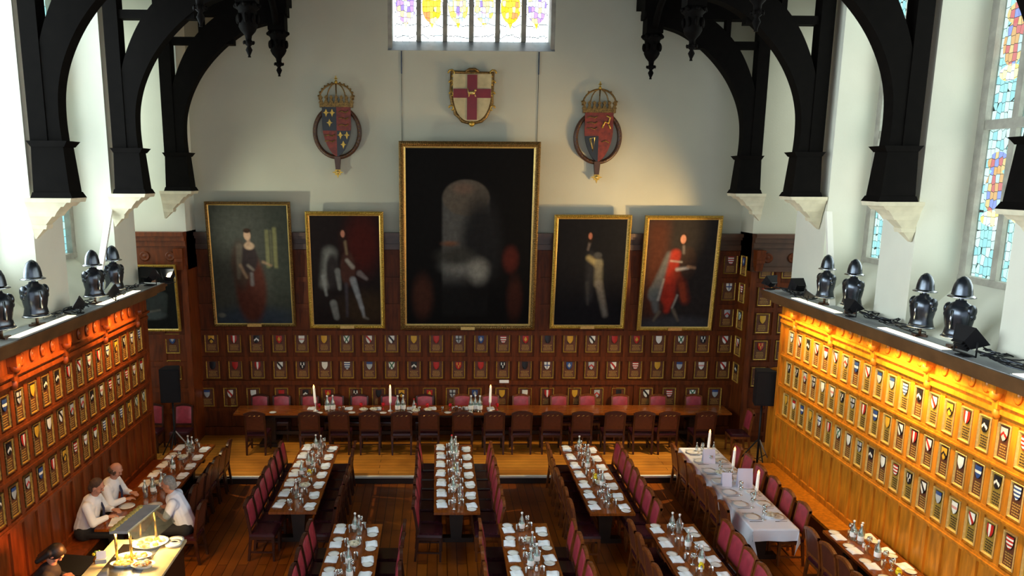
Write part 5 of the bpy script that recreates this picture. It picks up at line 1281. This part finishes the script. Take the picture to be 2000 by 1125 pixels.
def cables(x, y0, y1, z, label, seed, n=5, wid=0.13):
    r = random.Random(seed); t = thing('cable_tangle', (x, (y0 + y1) / 2, z), 0, label, 'cables', 'cable tangles on the ledges'); L = y1 - y0
    for k in range(n):
        m = MB(); pts = []; N = 26; ph = r.uniform(0, 6)
        for i in range(N):
            a = i / (N - 1); q = ph + a * r.uniform(2.8, 3.2) * 5
            pts.append((wid * math.sin(q) * (0.5 + 0.5 * math.sin(a * 4 + k)), -L / 2 + L * a + 0.10 * math.cos(q), 0.015 + 0.045 * abs(math.sin(q * 0.7 + k)) + 0.012 * k))
        m.tube(pts, 0.009, 'black_plastic' if k % 2 else 'steel_dark', 5); part('cable', m.mesh('cable'), t)
cables(6.72, -3.9, -2.7, LZR + 0.01, 'loose black cables at the far end of the right ledge', 1)
cables(6.76, -6.9, -5.5, LZR + 0.01, 'heaped black cables between the armour pairs on right ledge', 2, 7)
cables(6.70, -9.8, -8.3, LZR + 0.01, 'heaped black cables nearest the viewer on right ledge', 3, 8, 0.16)
cables(-5.62, -6.3, -5.0, LZL + 0.01, 'loose black cables near the pier on left ledge', 4, 5)
cables(-5.62, -4.2, -3.0, LZL + 0.01, 'loose pale and black cables at the far end of left ledge', 5, 5)

# slim bars leaning by the window reveals
def bar(loc, top, label):
    d = Vector(top) - Vector(loc); m = MB(); m.frus((0, 0, 0), (0.05, 0.03), tuple(d), (0.05, 0.03), 'carpet_white'); 
    single('leaning_bar', m.mesh('leaning_bar'), loc, 0, label, 'bar')
bar((-5.76, -4.55, LZL + 0.006), (-5.78, -3.62, 5.52), 'slim white bar leaning behind the armour pair above left ledge')
bar((6.89, -4.30, LZR + 0.006), (6.90, -3.86, 5.55), 'slim grey-white bar leaning by the reveal above right ledge')

# ------------------------------------------------------------------ loudspeakers
def speaker(x, y, z, ztop, label, s=1.0):
    h = 0.72; t = thing('loudspeaker', (x, y, ztop - h), -0.1 * (1 if x > 0 else -1), label, 'loudspeaker')
    m = MB(); m.add([(-0.20, -0.16, 0), (0.20, -0.16, 0), (0.14, 0.17, 0), (-0.14, 0.17, 0), (-0.20, -0.16, h), (0.20, -0.16, h), (0.14, 0.17, h), (-0.14, 0.17, h)],
                    [(0, 3, 2, 1), (4, 5, 6, 7), (0, 1, 5, 4), (1, 2, 6, 5), (2, 3, 7, 6), (3, 0, 4, 7)], 'black_plastic'); cb = part('cabinet', m.mesh('cabinet'), t)
    m = MB(); m.box(-0.185, 0.185, -0.175, -0.16, 0.03, h - 0.03, 'black_plastic'); part('grille', m.mesh('grille'), cb)
    t2 = thing('speaker_stand', (x, y, z), 0, 'black tripod stand under the %s loudspeaker' % ('right' if x > 0 else 'left'), 'stand')
    m = MB(); m.tube([(0, 0, 0.1), (0, 0, ztop - h - z)], 0.022, 'black_plastic', 10); part('pole', m.mesh('pole'), t2)
    for k in range(3):
        q = 2 * PI * k / 3 + 0.5; m = MB(); m.tube([(0.02 * math.cos(q), 0.02 * math.sin(q), 0.62), (0.42 * math.cos(q), 0.42 * math.sin(q), 0.015)], 0.014, 'black_plastic' if k else 'grey_metal', 8)
        m.tube([(0.02 * math.cos(q), 0.02 * math.sin(q), 0.2), (0.26 * math.cos(q), 0.26 * math.sin(q), 0.25)], 0.008, 'black_plastic', 6); part('leg', m.mesh('leg'), t2)
speaker(6.70, -2.28, DZ, 2.27, 'black loudspeaker on a stand at the right end of the dais')
speaker(-5.58, -1.7, DZ, 2.17, 'black loudspeaker on a stand at the left end of the dais')

# ------------------------------------------------------------------ buffet
BX0, BX1, BY0, BY1 = -4.72, -3.66, -8.9, -6.92
t = thing('buffet_counter', ((BX0 + BX1) / 2, (BY0 + BY1) / 2, 0), 0, 'pale-topped buffet counter with dark sides in the lower left', 'counter')
hx, hy = (BX1 - BX0) / 2, (BY1 - BY0) / 2
part('worktop', MB().box(-hx, hx, -hy, hy, 0.86, 0.90, 'buffet_top').mesh('worktop'), t); part('body', MB().box(-hx + 0.04, hx - 0.04, -hy + 0.04, hy - 0.04, 0, 0.86, 'table_dark').mesh('body'), t)
m = MB(); m.box(-hx + 0.2, hx - 0.3, -hy + 0.3, hy - 0.15, 0.895, 0.905, 'steel'); part('hot_plate', m.mesh('hot_plate'), t)
# gantry
t = thing('heat_gantry', (-4.27, -7.30, 0.90), 0, 'brass-posted glass heat gantry standing on the buffet counter', 'food warmer')
for x in (-0.02, ):
    pass
for (x, y) in ((-0.10, -0.34), (0.10, -0.34), (-0.04, 0.36), (0.18, 0.36)):
    m = MB(); m.tube([(x, y, 0.0), (x, y, 0.48)], 0.018, 'brass', 10); m.lathe([(0.03, 0), (0.03, 0.02)], 'brass', c=(x, y, 0), n=12); part('post', m.mesh('post'), t)
m = MB(); m.add([(-0.14, -0.42, 0.48), (0.10, -0.42, 0.48), (0.24, 0.42, 0.48), (0.0, 0.42, 0.48), (-0.14, -0.42, 0.52), (0.10, -0.42, 0.52), (0.24, 0.42, 0.52), (0.0, 0.42, 0.52)],
                [(0, 3, 2, 1), (4, 5, 6, 7), (0, 1, 5, 4), (1, 2, 6, 5), (2, 3, 7, 6), (3, 0, 4, 7)], 'grey_metal'); ls = part('lamp_shelf', m.mesh('lamp_shelf'), t)
m = MB(); m.add([(-0.10, -0.38, 0.476), (0.06, -0.38, 0.476), (0.2, 0.38, 0.476), (0.04, 0.38, 0.476)], [(0, 3, 2, 1)], 'lamp_glow'); part('heat_lamp', m.mesh('heat_lamp'), ls)
m = MB(); m.add([(0.10, -0.42, 0.50), (0.24, 0.42, 0.50), (0.44, 0.42, 0.26), (0.30, -0.42, 0.26), (0.11, -0.42, 0.505), (0.25, 0.42, 0.505), (0.45, 0.42, 0.265), (0.31, -0.42, 0.265)], [(0, 1, 2, 3), (7, 6, 5, 4)], 'glass_sheet'); part('sneeze_guard', m.mesh('sneeze_guard'), t)
m = MB()
for k in range(8): m.ball((-0.12 + 0.014 * k, -0.36 + 0.10 * k, 0.52), 0.05, 'food_yellow', 8, 6, (0.9, 1.4, .5))
part('yellow_cloth', m.mesh('yellow_cloth'), t, 'crumpled yellow cloth')
area('heat_lamp_light', (-4.28, -7.3, 1.36), (0.15, 0, -1), 0.2, 0.8, 22, (1.0, 0.62, 0.22), PI, True)
l = bpy.data.lights.new('heat_lamp_light', 'SPOT'); l.energy = 60; l.color = (1.0, 0.30, 0.05); l.spot_size = 1.2; l.spot_blend = 0.6; l.shadow_soft_size = 0.1
o = bpy.data.objects.new('heat_lamp_light', l); COL.objects.link(o); o.location = (-4.5, -7.8, 1.35); o.rotation_euler = (Vector((-5.72, -8.0, 0.9)) - o.location).to_track_quat('-Z', 'Y').to_euler()
def platter(x, y, rx, ry, rz, foods, label):
    t = thing('serving_dish', (x, y, 0.906), rz, label, 'serving dish')
    m = MB(); m.lathe([(0.7, 0), (0.75, 0.02), (0.98, 0.045), (1.0, 0.05), (0.9, 0.04), (0.7, 0.02), (0.001, 0.018)], 'china', n=28, sx=rx, sy=ry); part('dish', m.mesh('dish'), t)
    m = MB(); r = random.Random(int(x * 100))
    for k in range(22):
        q = r.uniform(0, 6.3); d = r.random() ** 0.5 * 0.72; m.ball((rx * d * math.cos(q), ry * d * math.sin(q), 0.035 + 0.02 * r.random()), r.uniform(0.02, 0.035), r.choice(foods), 7, 5, (1.3, 1, .8))
    part('food', m.mesh('food'), t)
platter(-4.12, -7.10, 0.26, 0.20, 0.3, ['food_yellow', 'food_pale', 'food_orange'], 'large white serving dish heaped with yellow food under the heat lamp')
platter(-4.20, -7.50, 0.25, 0.12, 0.1, ['food_orange', 'food_pale'], 'oval white serving dish of orange and white food, second on the buffet')
platter(-4.26, -7.70, 0.18, 0.09, 0.1, ['food_yellow', 'food_yellow'], 'oval dish of bright yellow food near the gantry posts')
platter(-3.98, -7.74, 0.16, 0.10, 0.2, ['food_orange', 'food_pale'], 'white serving dish nearest the frame bottom on the buffet')
for k in range(4):
    m = MB(); m.lathe([(0.08, 0), (0.10, 0.012), (0.12, 0.016), (0.08, 0.01), (0.001, 0.01)], 'china', n=20)
    single('stacked_plate', m.mesh('stacked_plate'), (-3.80 + 0.004 * k, -6.99 - 0.11 * (k > 1), 0.905 + 0.014 * (k % 2)), 0, 'white plate stacked at far right corner of the buffet, %s' % ['back pile lower', 'back pile upper', 'front pile lower', 'front pile upper'][k], 'plate', 'plates stacked on the buffet')
m = MB(); m.add([(-0.06, 0, 0), (0.06, 0, 0), (0.06, 0.03, 0.10), (-0.06, 0.03, 0.10), (-0.06, 0.05, 0), (0.06, 0.05, 0)], [(0, 1, 2, 3), (3, 2, 5, 4)], 'paper'); m.box(-0.07, 0.07, -0.03, 0.06, -0.06, 0.0, 'grey_metal')
single('sign_holder', m.mesh('sign_holder'), (-4.55, -7.72, 1.02), 0.2, 'small pale card holder at the near left of the buffet', 'card holder')
t = thing('flower_vase', (-4.66, -7.62, 0.90), 0, 'little vase of yellow flowers at the left edge of the buffet', 'vase'); m = MB(); m.lathe([(0.03, 0), (0.045, 0.05), (0.02, 0.10)], 'brass', n=12); part('vase', m.mesh('vase'), t)
m = MB()
for k in range(10): q = k * 2.4; m.ball((0.05 * math.cos(q) * (k / 10), 0.05 * math.sin(q) * (k / 10), 0.13 + 0.02 * (k % 3)), 0.02, 'yellow' if k % 2 else 'green_leaf', 7, 5)
part('flowers', m.mesh('flowers'), t)
# black case lying on the bench
t = thing('black_case', (-5.22, -7.25, 0.56), -0.15, 'flat black case lying on the bench behind the buffet', 'case')
m = MB(); m.box(-0.30, 0.32, -0.26, 0.26, 0.0, 0.10, 'black_plastic'); part('body', m.mesh('body'), t); m = MB(); m.box(-0.31, 0.33, -0.27, 0.27, 0.10, 0.13, 'black_plastic'); part('lid', m.mesh('lid'), t)
m = MB(); m.tube([(0.32, -0.08, 0.06), (0.37, -0.08, 0.06), (0.37, 0.08, 0.06), (0.32, 0.08, 0.06)], 0.01, 'grey_metal', 6); part('handle', m.mesh('handle'), t)

# ------------------------------------------------------------------ people
def capsule(m, a, b, r0, r1, mt, n=12):
    a, b = Vector(a), Vector(b); pts = []; rs = []
    d = (b - a); L = d.length; u = d / L
    for k in range(5): q = PI / 2 * (1 - k / 4); pts.append(a - u * r0 * math.sin(q)); rs.append(max(r0 * math.cos(q), 0.001))
    for k in range(1, 5): q = PI / 2 * k / 4; pts.append(b + u * r1 * math.sin(q)); rs.append(max(r1 * math.cos(q), 0.001))
    m.tube(pts, rs, mt, n)
def hand(m, wrist, direction, up, sg, mt):
    """palm, four curled fingers and a thumb from its side"""
    d = Vector(direction).normalized(); u = Vector(up).normalized(); s_ = d.cross(u).normalized() * sg
    w0 = Vector(wrist)
    for k in (-1, 0, 1): capsule(m, w0 + s_ * 0.016 * k + d * 0.01, w0 + d * 0.085 + s_ * 0.024 * k, 0.019, 0.017, mt, 8)
    for k, L in enumerate((0.068, 0.078, 0.072, 0.055)):
        b0 = w0 + d * 0.09 + s_ * (0.030 - 0.020 * k); m1 = b0 + d * L * 0.5 - u * 0.008; e = m1 + (d * 0.7 - u * 0.7) * L * 0.5
        capsule(m, b0, m1, 0.0095, 0.009, mt, 8); capsule(m, m1, e, 0.009, 0.0075, mt, 8)
    t0 = w0 + d * 0.03 + s_ * 0.03; t1 = t0 + (d * 0.6 + s_ * 0.8) * 0.035; capsule(m, t0, t1, 0.013, 0.011, mt, 8); capsule(m, t1, t1 + (d * 0.95 + s_ * 0.1 - u * 0.3) * 0.03, 0.011, 0.008, mt, 8)
def person(loc, rz, seat, hair, shirt, label, bald=False, short=True, tie=True, head_pitch=0.35, lean=0.12, hands=((0.44, 0.16), (0.46, -0.10)), hz=0.80, female=False, hair_m='hair_grey', turn=0.0):
    """seated figure facing +x in its own frame; origin on the floor under the hips"""
    t = thing('person', loc, rz, label, 'person'); t.scale = (1.05, 1.08, 1.05)
    hip = Vector((0, 0, seat + 0.10)); nk = hip + Vector((lean + 0.03, 0, 0.50)); sh = hip + Vector((lean, 0, 0.43))
    hc = nk + Vector((0.05, 0, 0.155))
    RH = Matrix.Translation(hc) @ Matrix.Rotation(turn, 4, 'Z') @ Matrix.Rotation(head_pitch, 4, 'Y')
    def H(p): return RH @ Vector(p)
    b = MB(); sk = 'skin'
    # head: skull, jaw, nose, ears, brow
    b.T = RH; b.ball((0, 0, 0.03), 0.1, sk, 18, 14, (0.95, 0.78, 1.08)); b.ball((0.025, 0, -0.05), 0.07, sk, 14, 10, (0.95, 0.82, 1.05)); b.ball((0.055, 0, -0.085), 0.035, sk, 10, 8, (1, 1.1, .8))
    b.ball((0.088, 0, 0.055), 0.03, sk, 10, 8, (.6, 1.9, .5)); b.tube([(0.092, 0, 0.035), (0.112, 0, 0.0), (0.095, 0, -0.018)], [0.009, 0.016, 0.010], sk, 8)
    for s_ in (-1, 1): b.ball((0.0, s_ * 0.082, 0.0), 0.026, sk, 8, 8, (.75, .35, 1.2)); b.ball((0.06, s_ * 0.035, -0.02), 0.03, sk, 8, 8)
    b.T = Matrix.Identity(4)
    capsule(b, nk + Vector((-0.01, 0, -0.06)), hc + Vector((-0.01, 0, -0.05)), 0.058, 0.055, sk)
    W_ = 0.19 if not female else 0.165
    capsule(b, hip, hip + Vector((lean * .5, 0, 0.25)), 0.13, 0.12, sk); capsule(b, sh + Vector((0, -W_ * .6, -.03)), sh + Vector((0, W_ * .6, -.03)), 0.09, 0.09, sk)
    capsule(b, hip + Vector((lean * .4, 0, .2)), sh, 0.125, 0.12, sk)
    arms = []
    for s_, (hx_, hy_) in zip((1, -1), hands):
        S = sh + Vector((0, s_ * W_, 0.0)); Wr = Vector((hx_ - 0.09, hy_, hz + 0.035)); mid = (S + Wr) / 2
        E = mid + Vector((-0.03, s_ * 0.10, -0.13)); arms.append((S, E, Wr))
        capsule(b, S, E, 0.050, 0.040, sk); capsule(b, E, Wr, 0.040, 0.026, sk); hand(b, Wr, (Vector((hx_, hy_, hz + 0.02)) - E).normalized() * Vector((1, 1, 0.3)), (0, 0, 1), s_ * -1, sk)
    for s_ in (1, -1):
        K = Vector((0.44, s_ * 0.12, seat + 0.07)); A = Vector((0.43, s_ * 0.12, 0.09))
        capsule(b, hip + Vector((0, s_ * .09, 0)), K, 0.085, 0.058, sk); capsule(b, K, A, 0.055, 0.038, sk); capsule(b, A + Vector((0, 0, -.04)), A + Vector((0.15, 0, -0.055)), 0.035, 0.03, sk)
    def rem(mb, name, vox, label=None, sm=4):
        o = part(name, mb.mesh(name), t, label)
        r = o.modifiers.new('r', 'REMESH'); r.mode = 'VOXEL'; r.voxel_size = vox; r.use_smooth_shade = True
        s = o.modifiers.new('s', 'SMOOTH'); s.iterations = sm; s.factor = 0.5; return o
    bo = rem(b, 'body', 0.0075, sm=2)
    # shirt
    c = MB()
    capsule(c, hip + Vector((0, 0, 0.03)), hip + Vector((lean * .5, 0, 0.25)), 0.17, 0.158, shirt); capsule(c, hip + Vector((lean * .4, 0, .2)), sh + Vector((0, 0, -.02)), 0.162, 0.145, shirt)
    capsule(c, sh + Vector((0, -W_ * .7, -.04)), sh + Vector((0, W_ * .7, -.04)), 0.098, 0.098, shirt); capsule(c, nk + Vector((-0.01, 0, -.07)), nk + Vector((0, 0, 0.01)), 0.085, 0.064, shirt)
    for s_ in (-1, 1): capsule(c, hip + Vector((lean * .3, s_ * .06, .1)), sh + Vector((0, s_ * .08, -.06)), 0.115, 0.10, shirt)
    for k, (S, E, Wr) in enumerate(arms):
        capsule(c, S, E if not short else S + (E - S) * 0.75, 0.075, 0.066, shirt)
        if not short: capsule(c, E, E + (Wr - E) * 0.9, 0.060, 0.044, shirt)
    rem(c, 'shirt' if not female else 'waistcoat', 0.010)
    if female:
        c = MB()
        for s_ in (-1, 1): capsule(c, nk + Vector((-.05, s_ * .06, -.02)), nk + Vector((0.06, s_ * .05, -.06)), 0.03, 0.022, 'shirt_white')
        rem(c, 'collar', 0.008, 'white collar')
    else:
        c = MB()
        for s_ in (-1, 1): c.add([tuple(nk + Vector((0.05, s_ * .012, -.03))), tuple(nk + Vector((0.02, s_ * .075, 0.0))), tuple(nk + Vector((0.075, s_ * .06, -.07)))], [(0, 1, 2)], shirt)
        part('collar', c.mesh('collar'), t)
    if tie:
        c = MB(); f0 = nk + Vector((0.075, 0, -.045)); P_ = [f0, f0 + Vector((0.035, 0, -.05)), f0 + Vector((0.06, 0, -.14)), f0 + Vector((0.055, 0, -.28)), f0 + Vector((0.045, 0, -.34))]
        ws = [0.022, 0.018, 0.028, 0.038, 0.004]; vs = []
        for p_, w_ in zip(P_, ws): vs += [tuple(p_ + Vector((0.006, -w_, 0))), tuple(p_ + Vector((0.014, 0, 0))), tuple(p_ + Vector((0.006, w_, 0))), tuple(p_ + Vector((-.02, 0, 0)))]
        c.add(vs, [(4 * k + j, 4 * k + (j + 1) % 4, 4 * k + 4 + (j + 1) % 4, 4 * k + 4 + j) for k in range(4) for j in range(4)], 'tie'); part('necktie', c.mesh('necktie'), t, 'dark navy tie')
    c = MB()
    capsule(c, hip + Vector((0, -.05, -.02)), hip + Vector((0, .05, -.02)), 0.15, 0.15, 'trousers')
    for s_ in (1, -1):
        K = Vector((0.44, s_ * 0.12, seat + 0.07)); A = Vector((0.43, s_ * 0.12, 0.12)); capsule(c, hip + Vector((0, s_ * .09, -.01)), K, 0.105, 0.076, 'trousers'); capsule(c, K, A, 0.072, 0.06, 'trousers')
    rem(c, 'trousers', 0.011)
    for s_ in (1, -1):
        c = MB(); capsule(c, (0.42, s_ * .12, 0.045), (0.60, s_ * .12, 0.035), 0.044, 0.036, 'black_plastic'); rem(c, 'shoe', 0.009)
    # hair
    c = MB(); c.T = RH
    if bald:
        for k in range(9):
            q = PI * 0.36 + (2 * PI - PI * 0.72) * k / 8; c.ball((0.082 * math.cos(q) - 0.008, 0.074 * math.sin(q), 0.0), 0.026, hair_m, 8, 6, (1, 1, 1.7))
    elif female:
        c.ball((-0.015, 0, 0.04), 0.112, hair_m, 16, 12, (0.95, 0.85, 1.02))
        for s_ in (-1, 0, 1): capsule(c, (-0.06, s_ * .06, 0.0), (-0.08, s_ * .07, -0.16), 0.05, 0.035, hair_m)
        c.ball((0.05, 0.03, 0.09), 0.05, hair_m, 10, 8, (1, 1.3, .6))
    else:
        c.ball((-0.018, 0, 0.048), 0.1, hair_m, 16, 12, (0.98, 0.84, 1.02)); c.ball((-0.045, 0, -0.01), 0.08, hair_m, 12, 10, (.85, .95, 1.1))
    rem(c, 'hair', 0.008)
    c = MB(); c.T = RH
    for s_ in (-1, 1): c.ball((0.088, s_ * 0.032, 0.022), 0.0085, 'eye', 8, 6, (.6, 1.5, .8))
    part('eyes', c.mesh('eyes'), bo); c = MB(); c.T = RH; c.ball((0.095, 0, -0.048), 0.012, 'lips', 8, 6, (.5, 1.9, .5)); part('mouth', c.mesh('mouth'), bo)
    return t
person((-5.54, -6.02, 0), 0.05, 0.51, None, 'shirt_white', 'man in white shirt and dark tie seated on the left bench, nearest, hands on papers', bald=False, short=False, hair_m='hair_brown', head_pitch=0.5)
person((-5.53, -5.32, 0), -0.02, 0.51, None, 'shirt_white', 'bald man in white shirt and tie seated on bench, farther from the buffet', bald=True, short=False, hair_m='hair_brown', head_pitch=0.55)
person((-4.06, -5.80, 0), PI + 0.1, 0.47, None, 'shirt_blue', 'grey-haired man in pale blue short-sleeved shirt seated on the table side, arms forward', short=True, tie=False, hair_m='hair_grey', head_pitch=0.25, hands=((0.46, 0.12), (0.50, -0.06)))
person((-5.40, -7.95, 0), 0.25, 0.36, None, 'trousers', 'dark-haired person in black waistcoat with white collar bending at lower left edge', short=False, tie=False, female=True, hair_m='hair_black', head_pitch=0.9, lean=0.22, hz=0.70)
